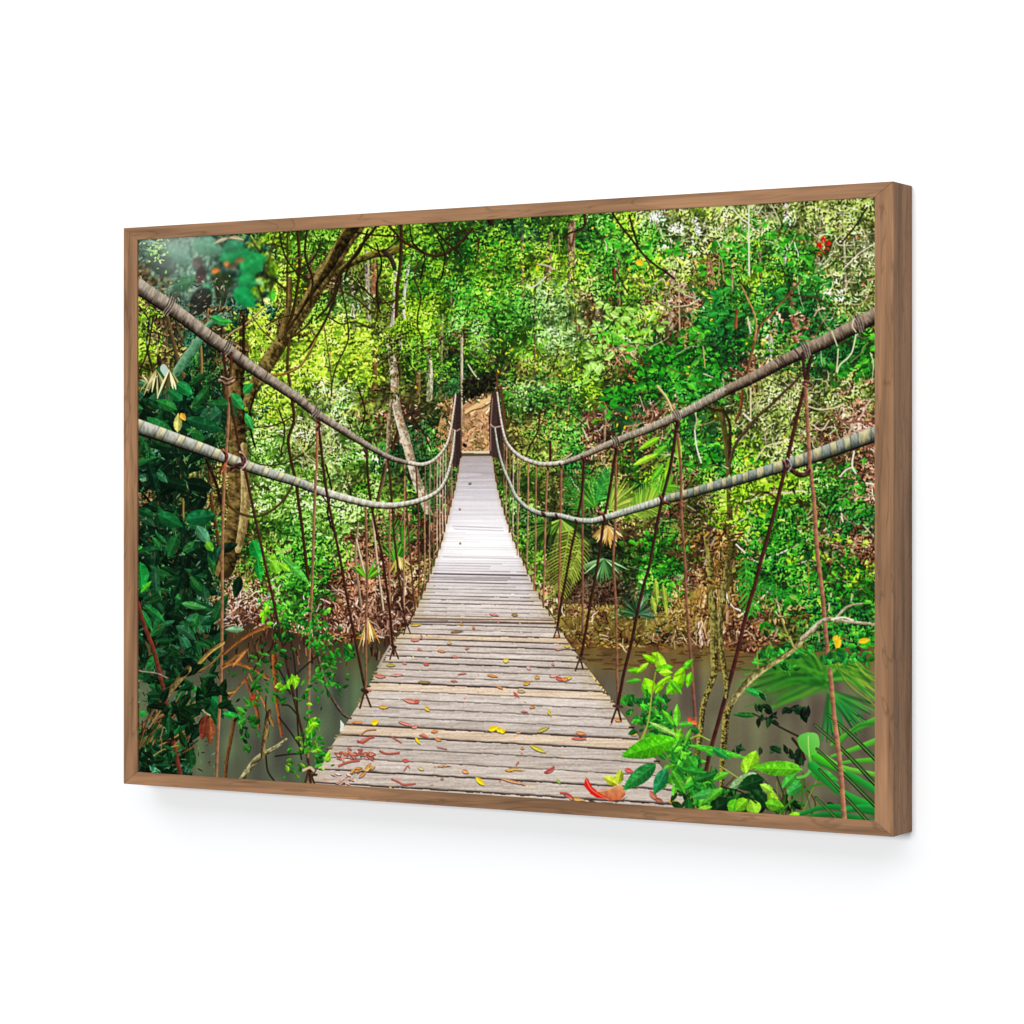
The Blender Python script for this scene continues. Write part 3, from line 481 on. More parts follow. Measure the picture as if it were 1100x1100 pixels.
# a tangle of thin branches across the upper left
for P, w in [([(150, 330), (160, 345), (158, 370), (164, 395)], 2), ([(205, 330), (212, 352), (206, 380)], 1.8), ([(270, 258), (280, 275), (277, 300), (284, 330)], 2), ([(300, 250), (306, 275), (316, 290), (330, 300)], 1.8), ([(330, 246), (328, 275), (336, 300), (334, 330)], 2.4), ([(345, 262), (336, 280), (322, 290), (304, 294)], 2),
 ([(286, 350), (300, 342), (318, 338)], 1.6), ([(395, 248), (388, 268), (376, 284), (370, 300)], 2.2), ([(404, 262), (410, 285), (404, 310), (408, 335)], 1.8), ([(440, 246), (444, 262), (456, 275), (452, 300)], 1.6), ([(352, 340), (366, 348), (380, 346), (398, 352)], 1.6), ([(384, 300), (398, 318), (412, 326), (426, 322)], 1.8), ([(445, 300), (452, 320), (448, 345), (454, 370)], 1.6),
 ([(300, 440), (306, 462), (302, 490)], 1.6), ([(350, 500), (356, 525), (352, 550), (360, 575)], 1.8), ([(470, 255), (478, 275), (474, 300)], 1.6), ([(275, 420), (268, 450), (274, 480)], 2.2), ([(340, 520), (352, 540), (372, 548)], 1.4), ([(508, 246), (514, 262), (510, 285)], 1.6), ([(384, 415), (392, 440), (388, 465)], 1.8)]: stroke(P, w, C(['2c2210', '3a2c14', '1c150a'][int(P[0][0]) % 3]), shade=.35, wob=.25)
# vines in the lower left forest
for P, w, c in [([(275, 498), (291, 500), (308, 497), (322, 490), (334, 480), (341, 470)], 1.6, '3c3420'), ([(242, 539), (252, 548), (262, 553), (273, 555), (285, 552), (298, 544), (308, 532), (315, 520)], (3, 2.6), '4a3c20'),
 ([(314, 430), (316, 452), (310, 472), (313, 495), (318, 517), (321, 540), (324, 560), (328, 595), (331, 622)], 3.2, '3c2414'), ([(262, 460), (290, 458), (305, 453), (314, 448)], 1.6, '3c2c18'),
 ([(316, 470), (330, 490), (342, 500)], 1.4, 'b8a880'), ([(200, 452), (198, 500), (197, 560)], 2, '8c7440'), ([(222, 494), (232, 518), (238, 540)], 3, '20180c'), ([(190, 500), (180, 525), (167, 545)], 2.6, '241c10'), ([(150, 525), (162, 540), (176, 556)], 2.6, '141008'),
 ([(213, 500), (214, 545)], 1.6, '2c1c10'), ([(150, 400), (158, 380), (162, 360), (165, 340)], 1.8, '2c2410'), ([(180, 340), (186, 365), (192, 390), (199, 410)], 4, '5a462c'), ([(216, 370), (217, 400), (214, 430)], 2.6, '8c6840'), ([(224, 320), (223, 355)], 1.8, '8c6440'),
 ([(241, 366), (250, 357), (262, 350), (276, 338), (284, 330)], 1.8, 'a48c60'), ([(271, 340), (282, 355), (295, 367)], 1.4, '4c5018'), ([(262, 340), (262, 400)], 3, '241a0c'),
 ([(385, 562), (382, 600), (388, 650)], 2.5, '8c7860'), ([(400, 552), (405, 600), (410, 640), (412, 655)], 2.2, 'b8a888'), ([(383, 580), (389, 605), (394, 625)], 2.2, 'c0b090'), ([(478, 444), (471, 458), (466, 475)], 1.6, '1c140c'), ([(440, 445), (455, 465), (465, 488)], 1.4, '2c1c10'),
 ([(436, 545), (424, 580)], 1, '8c7c50'), ([(580, 442), (578, 462), (570, 478), (565, 490)], 1.8, '3c2418'), ([(591, 475), (591, 497)], 2.6, '3c1c10'),
 ([(706, 428), (715, 430), (730, 433), (745, 435)], 1.5, '4c3c20'), ([(706, 415), (716, 428), (722, 442), (726, 450)], 2.6, 'c8b078'), ([(640, 380), (634, 358)], .01, '5c3c20'), ([(616, 300), (620, 360)], .01, '5c3c20')]:
    stroke(P, w, C(c), shade=.35)
# right hand thicket
for P, w, c in [([(774, 440), (779, 470), (782, 500), (783, 530), (784, 560), (785, 580), (787, 600), (784, 625), (780, 645)], (6, 6), '5c5428'), ([(760, 438), (768, 441), (776, 442), (783, 454), (784, 474), (783, 492)], 3.2, '3c2818'),
 ([(860, 402), (852, 412), (842, 421), (828, 435), (812, 449), (802, 462), (794, 471), (788, 482), (784, 496)], (2.8, 3.4), '54402c'), ([(798, 444), (806, 452)], 1.8, 'e8dcd0'), ([(797, 420), (795, 440), (790, 452)], 3.4, '7c4c2c'), ([(806, 418), (806, 450)], 1.6, 'd8d0a0'),
 ([(787, 537), (800, 538), (812, 536), (822, 532), (831, 528), (846, 529), (861, 527), (868, 531)], (2, 2.8), 'e4dcb0'), ([(857, 515), (859, 524)], 1.4, 'e0d8b0'), ([(812, 494), (822, 480), (838, 475)], 1.4, 'd8c8a0'), ([(786, 565), (800, 556), (807, 545)], 1.2, 'd0d0a0'),
 ([(746, 462), (748, 480), (753, 497)], 1.6, 'e8dccc'), ([(744, 438), (748, 450), (746, 462)], 1.2, 'c8b898'), ([(917, 485), (915, 500), (920, 510), (926, 518), (938, 520)], 1.8, 'f0dcd0'), ([(902, 512), (908, 505), (915, 502)], 1.5, 'f0dcd0'), ([(934, 430), (924, 448), (916, 458), (912, 464)], 2, 'c8a898'), ([(922, 450), (922, 465)], 1.8, 'f0dcd0'),
 ([(895, 445), (908, 454), (924, 453), (940, 460)], 2.4, '8c5848'), ([(866, 436), (880, 440), (896, 438), (906, 434)], 1.5, 'd8c8a8'), ([(872, 456), (882, 462), (890, 452)], 1.5, 'd8c8a8'), ([(907, 468), (925, 462), (940, 460)], 2, 'b89080'), ([(758, 552), (768, 565), (760, 580), (764, 600)], 2, 'c8b8a0'),
 ([(786, 580), (796, 590), (808, 600)], 1.6, 'f0e4dc'), ([(826, 599), (838, 594), (847, 590)], 1.6, 'e8dccc'), ([(902, 545), (905, 560), (903, 555)], 1.5, 'e0d0b0'), ([(920, 555), (928, 565), (938, 576)], 1.2, 'd8c0a8'), ([(797, 590), (804, 600), (813, 603)], 1.4, 'e0d8c8'),
 ([(776, 680), (786, 668), (800, 657), (812, 648), (820, 640), (828, 631)], (2.2, 1.5), 'ece4b8'), ([(780, 637), (782, 645), (788, 652), (796, 656)], 1.8, 'ece4dc'), ([(834, 603), (834, 640), (838, 660), (845, 680), (850, 694)], 1.6, '9c9448'), ([(868, 605), (868, 650), (864, 680)], 1.6, '8c8838'),
 ([(809, 672), (816, 668), (823, 658), (818, 645)], 1.5, '8c5038'), ([(890, 655), (891, 645), (893, 636)], 1.6, 'c8c898'), ([(880, 690), (879, 675)], 1.4, 'a89868'), ([(743, 580), (748, 598), (756, 612), (762, 625)], 3, '4c3c1c'), ([(755, 610), (762, 590), (768, 575)], 2.5, 'b8a088'),
 ([(771, 640), (778, 620), (784, 600)], 2.4, '9c8858')]:
    stroke(P, w, bark('%02x%02x%02x' % tuple(int(v*.6) for v in C(c)), '%02x%02x%02x' % tuple(int(min(255, v*1.15)) for v in C(c)), int(P[0][0]*3), -1, .6) if np.max(w) > 2.4 else C(c))
stroke([(757, 570, 5), (762, 600, 7), (764, 630, 8), (766, 660, 9), (767, 690, 9), (767, 712, 8)], 0, bark('3c3418', 'a09850', 51, -1, 1.1, 1.3)); stroke([(782, 600, 5), (778, 630, 6), (774, 660, 6), (774, 690, 5), (778, 715, 4), (780, 735, 4)], 0, bark('3c3418', 'a09858', 52, -1, 1.1, 1.3))

# palm fans, ferns
litter(240, (790, 530, 944, 690), np.ones((CH, CW)), ['5c3820', '8c6440', 'd8c4a8', '3c2414', 'a88060', '2c1a0e', 'c8b898', '4c3018'], (6, 20), (.7, 1.5))
litter(120, (690, 500, 800, 650), np.ones((CH, CW)), ['5c3820', '8c6440', 'd8c4a8', '3c2414', 'a88060', '2c1a0e'], (6, 16), (.7, 1.4))
sprays(260, (690, 500, 943, 675), 3.5, 6.5, .15, 1.0)
def frond(b, t, n, L, w, col, col2=None, droop=.3, spread=1.0, both=True, wr=1.0):
    b = np.array(b, float); t = np.array(t, float); d = t - b; a0 = math.atan2(d[1], d[0])
    stroke([tuple(b), tuple((b + t)/2), tuple(t)], wr, C(col2 or col))
    for i in range(n):
        u = (i + .5)/n; p = b + d*u; l = L*math.sin(math.pi*(.12 + .8*u))**.7
        for sg in ((1, -1) if both else (1,)):
            a = a0 + sg*(1.15 - .55*u)*spread; q = p + l*np.array([math.cos(a), math.sin(a)]); q[1] += droop*l*.4
            c = C(col)*rng.uniform(.75, 1.25); stroke([tuple(p), tuple((p + q)/2 - [0, droop*l*.12]), tuple(q)], (w, w*.45), np.clip(c, 0, 255), n=2)
def fan(c, a0, a1, n, L, w, cols, droop=.0):
    for i in range(n):
        a = a0 + (a1 - a0)*(i + rng.random()*.6)/n; l = L*rng.uniform(.8, 1.1)
        e = (c[0] + math.cos(a)*l, c[1] + math.sin(a)*l + droop*l); mm = (c[0] + math.cos(a)*l*.5, c[1] + math.sin(a)*l*.5 + droop*l*.25)
        stroke([(c[0], c[1], w*.5), (*mm, w), (*e, w*.3)], 0, np.clip(C(cols[rng.integers(len(cols))])*rng.uniform(.85, 1.15), 0, 255), n=3)
fan((602, 558), .2, 2.9, 22, 38, 2.2, ['3c7430', '7cac40', '1c4418', 'a8c860'], .1)
fan((592, 562), 1.6, 3.2, 14, 34, 2, ['1c3c14', '4c7c34', '2c5c20'], .1)
fill([(585, 575), (640, 565), (690, 590), (680, 650), (600, 648), (588, 610)], '140e08', .45)
frond((612, 568), (600, 636), 20, 22, 2.0, '86983a', 'b8bc60', .3, 1.1); frond((626, 578), (612, 620), 14, 16, 2, '8ca040', 'b8bc60', .4, 1.1)
fan((652, 565), .5, 2.7, 15, 20, 3.2, ['e8c078', 'd0a050', 'f4d8a0', 'b07c3c'], .1)
fan((640, 545), 3.3, 5.3, 18, 34, 1.8, ['3c9438', '1c6c28', '6cb850'], .15); fan((655, 548), 4.6, 6.4, 26, 44, 1.6, ['c0c860', '8ca83c', '5c8c2c'], .15)
frond((680, 548), (720, 520), 22, 24, 2, '58a838', '8cc850', .2, 1.0); frond((676, 552), (704, 535), 16, 20, 2, '88b040', '8cc850', .1, 1.0)
frond((625, 553), (608, 515), 14, 14, 1.6, '2c8438', '4ca850', .2); frond((640, 540), (652, 505), 14, 16, 1.8, '2c9448', '4ca850', .2)
fan((648, 600), .3, 3.0, 22, 26, 2, ['5c9c60', 'a8d0a0', '2c5c34', '204828'], .1)
fan((684, 660), 3.0, 6.6, 34, 22, 1.3, ['3c6c50', '88a890', '1c4434', '10281c', '5c8470', '2c5c30'], .1)
for p, q in [((704, 622), (706, 650)), ((712, 628), (716, 660)), ((700, 640), (704, 660))]: bigleaf(p, q, 6, '90a840')
frond((432, 600), (418, 560), 12, 18, 1.5, '2c8c34', '50a848', .2); fan((425, 605), 3.9, 5.6, 16, 26, 1.6, ['2c8c34', '1c5c20', '58b040'], .1); fan((432, 585), 4.5, 6.0, 10, 26, 1.6, ['2c8c34', '48a038', '1c5c20'], .05)
fan((428, 598), .5, 2.2, 8, 16, 2.5, ['e8d090', 'c8b070', 'a8a048'], .1)
fan((395, 622), 3.7, 5.9, 9, 24, 2.4, ['48b030', '2c8828', '80c838'], .1); fan((395, 665), 1.0, 2.0, 8, 26, 2.2, ['dcb868', 'b88840', 'f0d8a0'], .1)
frond((800, 600), (806, 660), 11, 16, 3, '38a040', '60c050', .1, 1.0); frond((800, 620), (845, 640), 12, 10, 2.4, '1c8838', '48b848', .1)
for i in range(8):
    bigleaf((738, 500 + i*0), (738, 500), 1, '38a040') if i < 0 else None
for k, (x, y, a, l) in enumerate([(708, 470, 2.6, 26), (716, 478, 2.4, 24), (705, 488, 2.7, 28), (722, 490, 1.9, 26), (712, 500, 2.2, 22), (728, 470, 1.5, 30)]):
    bigleaf((x, y), (x + math.cos(a)*l, y + math.sin(a)*l), 7, ['78c030', '50b038', '98d040'][k % 3])

# ---------------------------------------------------------------- D. path, posts, deck
fill([(478, 430), (487, 425), (487, 470), (484, 492), (470, 498), (468, 470)], lambda mx, my: C('b88c58') + (rng.random(mx.shape)[..., None] - .5)*90)
sprays(34, (464, 428, 482, 500), 2.4, 4, .1, .8); sprays(12, (478, 425, 490, 460), 2, 3.4, .1, .8)
litter(60, (468, 430, 490, 500), np.ones((CH, CW)), ['e8c898', 'c09058', '6c7c30', '8c5c38', 'f0dcb0'], (2, 6), (.8, 1.8))
path = [(497, 436), (504, 430), (514, 424), (528, 421), (530, 440), (528, 488), (496, 490)]
fill([(497, 408), (534, 408), (530, 425), (512, 428), (497, 436)], '181010', .9); litter(50, (496, 404, 540, 424), np.ones((CH, CW)), ['1c1410', '2c3c18', '3c2c20', '0c0808', '4c5c28'], (2, 6), (1, 2))
fill(path, lambda mx, my: C('c0946a')*(.7 + .5*NC[(my*2).astype(int) % CH, (mx*2).astype(int) % CW])[..., None] + (rng.random(mx.shape)[..., None] - .5)*70)
litter(26, (500, 428, 529, 446), np.ones((CH, CW)), ['ecc488', 'dca868', 'f0d8a8', 'b08050'], (3, 9), (1, 2.4), -.45)
litter(80, (498, 444, 529, 486), np.ones((CH, CW)), ['c89870', '7c4c30', 'a87048', '5c3c24', 'd8b088', '8c7440', '4c3420'], (1.5, 5), (.6, 1.3))
litter(40, (504, 464, 529, 486), np.ones((CH, CW)), ['6c6830', '8c8440', '4c4820', 'a08c50'], (2, 5), (.8, 1.6)); litter(10, (498, 462, 528, 476), np.ones((CH, CW)), ['e0b888', 'd0a070'], (4, 9), (.8, 1.4), -.5)
stroke([(501, 443), (510, 437), (519, 432), (528, 427)], 4.5, 'e4bc84', edge=2)
stroke([(500, 446), (508, 441), (519, 438), (529, 431)], 1.1, '4c3420')
for _ in range(3): litter(26, (497, 414, 531, 434), np.clip((438 - (MX - 497)*.45 - MY)/7, 0, 1), ['141810', '243018', '3c4c20', '0c0c08', '2c2418'], (2, 6), (1, 2.2))
stroke([(498.5, 478), (500, 479)], 3.5, '1c0808')
fill([(494, 485), (529, 485), (530, 491), (493, 492)], '5c4c34'); fill([(495, 484.5), (528, 484.5), (528.5, 487), (495, 487)], 'd8c8a8'); 
postc = lambda mx, my: C('3c2c28')*(.75 + .5*n1(mx.ravel()*1.0, 7, .9).reshape(mx.shape))[..., None] + (rng.random(mx.shape)[..., None] - .5)*26
fill([(487, 424), (495, 422), (496, 492), (492, 502), (485, 502), (486, 460)], postc); fill([(528, 421), (536, 420), (540, 470), (541, 502), (534, 492), (526, 490), (525, 450)], postc)
stroke([(534, 400), (534, 424)], 1.6, '6c3c24'); stroke([(538, 416), (541, 445), (542, 470)], 3, '5c3c28'); stroke([(495.5, 440), (495.5, 485)], .8, '8c6c58'); stroke([(529, 428), (527, 460), (527, 484)], 1.2, '8c6c64')
stroke([(486, 461), (490, 463), (494, 461)], 1.3, 'a89080'); stroke([(527, 456), (531, 459), (538, 458)], 1.4, 'b89890')

DL = np.array([(497, 490), (494.5, 493), (489, 524.5), (483.6, 546), (474.5, 582.7), (465.5, 608), (458, 629), (441, 668), (422, 690), (403.6, 722.7), (383.6, 759), (363.6, 790), (345.5, 817), (331, 845)])
DR = np.array([(528, 490), (529, 492), (532.7, 517), (539, 542.7), (551, 579), (563.6, 608), (574.5, 630), (583.6, 650), (594.5, 664.5), (612.7, 693.6), (627, 712), (642, 735.5), (660, 755.5), (682, 786), (706, 818), (748, 872)])
# side of the deck, leaf dirt along the rims
for E_, s in ((DL, -1), (DR, 1)):
    for i in range(150):
        k = rng.uniform(500, 690); x = np.interp(k, E_[:, 1], E_[:, 0]); sc = (k - 430)/200
        twig(x + s*rng.uniform(0, 4*sc), k + rng.uniform(0, 3), rng.uniform(2, 6)*sc + 1, rng.normal(1.57, .5), rng.uniform(.8, 1.6), C(['3c2414', '6c4c30', '2c1c10', '9c7c4c', '4c6c24', 'c0a060'][rng.integers(6)]))
poly = [tuple(p) for p in DL[::-1]] + [tuple(p) for p in DR]
pr = np.random.default_rng(5); PC = pr.random(400); PT = pr.random(400); PW = pr.random(400)
STR = vnoise(CW, CH, 1.6, 61, 60); STR2 = vnoise(CW, CH, 3.0, 62, 14); GR = vnoise(CW, CH, 1.4, 63, 5)
def deckcol(mx, my):
    sl = np.interp(my, [490, 560, 620, 700, 780, 860], [0, .006, .014, .032, .05, .062])
    xc = np.interp(my, DL[:, 1], (DL[:, 0] + np.interp(DL[:, 1], DR[:, 1], DR[:, 0]))/2)
    yy = my - sl*(mx - xc) + (STR2[np.clip((my - 200).astype(int), 0, CH-1), np.clip((mx*1.5).astype(int), 0, CW-1)] - .5)*np.clip((my - 560)/260, 0, 1.2)
    u = 11400/np.maximum(yy - 430, 10) + 40; k = np.floor(u).astype(int); f = 1 - (u - k)           # f: 0 at the far edge, 1 at the near edge
    pitch = (yy - 430)**2/11400
    base_y = np.array([486, 500, 520, 545, 570, 595, 615, 640, 680, 720, 780, 850])
    bc = np.array([(176, 165, 160), (190, 180, 182), (204, 197, 202), (226, 219, 223), (240, 234, 238), (243, 237, 239), (222, 213, 216), (212, 201, 195), (204, 190, 179), (198, 184, 173), (197, 184, 174), (198, 184, 171)])
    c = np.stack([np.interp(yy, base_y, bc[:, i]) for i in range(3)], -1)
    hot = np.exp(-((my - 583)/24)**2 - ((mx - 519)/40)**2)[..., None]; c = c + hot*np.array([22, 26, 22])
    amp = np.clip((my - 585)/80, .3, 1)[..., None]
    tone = (PC[k % 400] - .5)[..., None]*24*amp; warm = (PT[k % 400] > .86)[..., None]*np.array([14, 4, -10])*amp
    s1 = (STR[np.clip((my*1.66 - 340).astype(int) % CH, 0, CH-1), np.clip(((mx - 140)*2 + k*37).astype(int) % CW, 0, CW-1)] - .5)[..., None]*44*amp
    fine = (GR[np.clip((my*2.3).astype(int) % CH, 0, CH-1), np.clip((mx*1.9).astype(int) % CW, 0, CW-1)] - .5)[..., None]*26*amp + rng.normal(0, 5, mx.shape)[..., None]*amp
    c = c + tone + warm + s1 + fine
    gapw = np.where(PW[k % 400] > .5, 2.1, 1.3)*np.clip((my - 560)/180, .3, 1.15); gs = np.where(PW[k % 400] > .5, .95, .62)*np.interp(my, [500, 560, 600, 625, 660, 860], [.16, .12, .3, .75, 1, 1])
    g = np.clip(1.25 - (1 - f)*pitch/gapw, 0, 1)*gs; g = g*np.where(k % 7 == 0, 1.1, 1)
    c = c*(1 - g[..., None]) + np.array([44, 34, 30])*g[..., None]
    hl = np.clip(1 - f*pitch/1.2, 0, 1)[..., None]*14*amp; c = c + hl
    # yellowish dirt along both rims
    ex = np.minimum(mx - np.interp(my, DL[:, 1], DL[:, 0]), np.interp(my, DR[:, 1], DR[:, 0]) - mx); ew = np.interp(my, [490, 600, 700, 860], [3, 6, 22, 30])
    e = (np.clip(1 - ex/ew, 0, 1)*np.interp(my, [490, 640, 760, 860], [.6, .6, .4, .12]))[..., None]*(.5 + STR2[np.clip((my*1.3).astype(int) % CH, 0, CH-1), np.clip((mx*1.7).astype(int) % CW, 0, CW-1)])[..., None]
    c = c*(1 - e*.6) + np.array([172, 148, 92])*e*.6
    return np.clip(c, 0, 255)
fill(poly, deckcol)
for k_, (y, x0, x1, w) in enumerate([(566, 486, 540, .7), (569, 488, 541, .5), (599, 476, 560, .6), (617, 466, 566, 1.6), (621, 463, 568, .6), (626, 461, 571, .6), (665, 444, 594, 1.2), (668.5, 441, 596, 1.9), (508, 494, 530, .5)]):
    stroke([(x0, y - .8), ((x0 + x1)/2, y + .2), (x1, y + 1.2)], w, '5c4c4a' if y > 610 else 'a89ca0')
for i in range(60):        # ragged plank ends
    y = rng.uniform(640, 850); s = rng.random() > .5; E_ = DR if s else DL; x = np.interp(y, E_[:, 1], E_[:, 0]); w = (y - 430)/300
    stroke([(x - 2*w, y), (x + 2*w, y + (.3 if s else -.3))], rng.uniform(.8, 1.8)*w, C(['3c2c20', '8c7c50', '2c1c14', 'b8a888'][rng.integers(4)]), n=2)
# log rail seen under the left rim
stroke([(407, 716), (412, 706), (419, 694)], 2.4, 'a89c90')
# leaves and petals on the deck
FLN = [0]
def fl(x, y, l, w, a, c, c2=None):
    FLN[0] += 1
    if FLN[0] % 4 == 0 and l < 12 and c != YE: return
    l *= .84; w *= .74; a += rng.normal(0, .12)
    hx = lambda q: '%02x%02x%02x' % tuple(int(v) for v in C(q)*.7 + np.array([140, 108, 88])*.3)
    c = hx(c) if c != YE else c
    leaves([x], [y + 1.2], l, w, a, np.array([C('4c3c3a')])); leaves([x], [y], l, w, a, np.array([C(c)]), np.array([C(c2)]) if c2 else None)
YE, RD, OR, PK, OL = 'ecc01c', 'd84838', 'e08838', 'd88070', 'a09838'
for x, y, l, w, a, c in [(403, 775.5, 11, 8, -.3, YE), (530, 782, 14, 8, -.1, YE), (537, 784, 10, 7, .4, YE), (516, 839, 16, 7, .9, YE), (449, 795.5, 11, 4, 1.1, YE), (459, 761, 9, 6, .7, 'd8b830'), (442, 752.7, 22, 6, .1, PK), (436, 751, 8, 5, .9, RD), (448, 753, 8, 4, -.5, RD),
 (436, 777, 22, 4, .25, PK), (446, 780, 10, 5, -.2, PK), (425, 772, 6, 4, .8, PK), (409, 726, 15, 5, .2, 'cc7464'), (427, 724.5, 17, 4, -.1, 'dc9080'), (458, 713, 8, 4, .1, RD), (443, 712, 7, 4, .2, PK), (435, 712, 6, 3, .3, PK), (420, 714, 13, 4, .05, 'b0a830'), (412, 759, 13, 5, .1, 'e0a828'), (419, 757, 7, 6, -.6, '2c8c2c'),
 (384, 775.5, 15, 3, .15, OR), (436, 816.5, 10, 4, .1, RD), (452.5, 825, 9, 5, .3, 'd0c878'), (391, 794, 20, 3, -.3, 'c87464'), (471, 794, 9, 4, .2, OR), (467, 785, 10, 4, -.1, OR), (456, 789, 9, 3, .3, 'd08878'), (472, 748, 8, 5, .2, 'b86c44'), (474.5, 699, 12, 3, .1, OR), (489, 705, 10, 3, .1, PK), (456, 732, 18, 3.4, -.08, '8c7c40'), (491, 678, 18, 2.8, .05, '7c6838'),
 (446, 687, 12, 4, -.2, PK), (453, 684, 7, 3, 1, 'a87860'), (531, 660, 14, 3, .1, 'e08888'), (493, 664, 9, 4, .2, '98683c'), (496, 670, 6, 3, .3, 'c89838'), (509, 674, 5, 3, .2, OR), (497, 723, 14, 2, .1, PK), (529, 725.5, 16, 3, .1, OR), (537, 738, 9, 3, .1, OR), (500, 828, 10, 6, .2, 'dc9868'), (451, 697, 7, 3, .4, PK), (462, 693, 5, 3, .7, '6c5040'), (488, 731, 10, 2.5, 0, PK),
 (502, 696, 6, 2.5, 0, PK), (483, 690, 7, 4, -.1, 'd8b070'), (402, 743, 10, 4, .4, 'b8a830'), (396, 741, 9, 3, .2, 'c87058'), (543.6, 709, 8, 7, .1, 'e0d040'), (577, 727, 8, 5, .1, 'c8983c'), (595, 725.5, 13, 4, .1, 'e0a8a0'), (602, 729, 14, 5, .2, RD), (608, 729, 13, 5, -.2, OR), (612, 727.5, 8, 4, -.5, 'd8c838'), (592, 724, 8, 3, .3, RD), (566, 733.6, 10, 5, .1, 'd0a028'), (560, 742, 11, 5, .1, 'b0a060'),
 (554.5, 745.5, 11, 3, .6, 'd84850'), (612, 753.6, 10, 5, .3, 'd0c020'), (590, 765, 10, 4, 1.1, 'ccc028'), (563.6, 764, 11, 2.4, 0, 'e07070'), (572, 759, 9, 3, 0, OR), (583.6, 783, 18, 5, -.4, 'b0b038'), (624, 787, 15, 5, .2, 'e08850'), (622, 793, 22, 3, -.1, 'e05c58'), (578, 804, 24, 6, .55, 'c8c838'), (649, 803, 9, 5, .6, 'd0a898'), (591, 827, 14, 5, -.4, 'e05048'), (600, 839, 8, 4, .9, '78b838'),
 (675.5, 827, 12, 6, .2, 'e04848'), (612, 855, 18, 4, .3, 'e05050'), (620, 858, 22, 4.5, .2, 'dca850'), (680, 788, 10, 5, .1, 'dcc030'), (554.5, 826, 22, 3, .08, 'e0b050'), (551, 839, 38, 3.4, .05, 'e09c68'), (702, 854, 16, 8, .6, 'b86048'), (708, 859, 12, 6, .2, '984838'), (724, 861, 18, 5, .15, 'ccb030'), (738, 867, 10, 3, .1, 'c8c040'), (598, 683, 10, 3, .1, 'd88848'), (609, 694, 8, 4, .1, 'd8b838'), (600, 697, 12, 2, 0, 'e08070'),
 (613, 703, 5, 3, 0, OR), (568, 717, 7, 5, .7, 'd8a8a0'), (594, 713, 5, 3, .6, PK), (553, 660, 9, 4, 0, '8c7838'), (563, 643.5, 6, 3, 0, 'd08060'), (505, 519, 5, 2, 0, '2c8c3c'), (494, 546.5, 3, 2, 0, 'c87c60'), (494.5, 583, 3, 2, 0, 'c89860'), (447, 671, 14, 4, .05, 'c8a838'), (561, 803, 5, 4, 0, OR), (540, 785, 7, 9, 1.5, YE), (557, 786, 7, 4, -.2, 'd09c88'),
 (564, 824, 6, 5, .4, 'e06058'), (556, 819, 8, 2, -.8, 'e06058'), (665, 745, 9, 4, .1, 'd0803c'), (664, 773, 10, 5, .3, OR), (669, 773, 7, 4, -.3, 'dcb040'), (478, 822, 22, 2.4, .05, 'd8a070'), (475, 836, 5, 3, 0, 'a86c58'), (547, 827, 12, 2.6, .1, 'e0b050'), (414, 843, 8, 4, .4, 'e0d060'), (420, 846, 6, 3, .9, 'd8c880'), (362, 741, .1, .1, 0, YE)]: fl(x, y, l, w, a, c)
def curl(P, w, c):
    c = '%02x%02x%02x' % tuple(int(v) for v in C(c)*.7 + np.array([150, 112, 96])*.3); w *= .8; stroke([(p[0], p[1] + 1) for p in P], w, C('6c4c48')); stroke(P, w, C(c))
for P, w, c in [([(408, 806), (416, 809), (429, 808)], 2, RD), ([(421, 791), (426, 794), (431, 797)], 1.6, 'e06850'), ([(421, 836), (428, 839), (434, 842), (446, 841)], 2, 'e06858'), ([(384, 795), (390, 797), (396, 793), (402, 791)], 2, RD), ([(387, 789), (394, 784), (404, 783)], 1.6, 'd8a050'), ([(451, 789), (460, 792)], 2, 'd06850'), ([(470, 802), (480, 804)], 1.4, 'c88880'),
 ([(434, 827), (438, 822), (440, 824)], 1.4, 'e07060'), ([(585, 829), (592, 825), (595, 823)], 2, 'e04040'), ([(602, 851), (610, 852), (616, 857)], 2, 'e04840'), ([(364, 822), (374, 818), (386, 816)], 2.6, 'd86050')]: curl(P, w, c)
for i in range(60): fl(rng.uniform(361, 402), 807 + rng.normal(3, 2.6) + 0, rng.uniform(5, 12), rng.uniform(1.5, 3.5), rng.normal(.3, .5), ['c85844', 'd87860', 'a84838', 'dc9478'][i % 4])
for i in range(14): fl(rng.uniform(376, 400), 826 + rng.normal(0, 2.5) - 0, rng.uniform(7, 14), rng.uniform(3, 5), rng.normal(-.45, .25), ['dca040', 'e8b850', 'c88840'][i % 3])
for i in range(15): fl(rng.uniform(354, 384), 834 + rng.normal(0, 3.2), rng.uniform(6, 10), rng.uniform(2, 4), rng.normal(-.3, .5), ['dcb8a8', 'f0dcd4', 'c89888', 'e0a890'][i % 4])
m = 80; y = 640 + 215*rng.random(m)**1.2; xl = np.interp(y, DL[:, 1], DL[:, 0]); xr = np.interp(y, DR[:, 1], DR[:, 0]); x = xl + (xr - xl)*(.03 + .94*rng.random(m)); s = (y - 430)/300
leaves(x, y, rng.uniform(1.5, 4, m)*s, rng.uniform(.7, 1.5, m)*s, rng.normal(0, .5, m), np.array([C(['d87868', 'd89858', 'b87058', 'd8c058', '9c7c50', 'e0a898'][i]) for i in rng.integers(0, 6, m)])*.97)
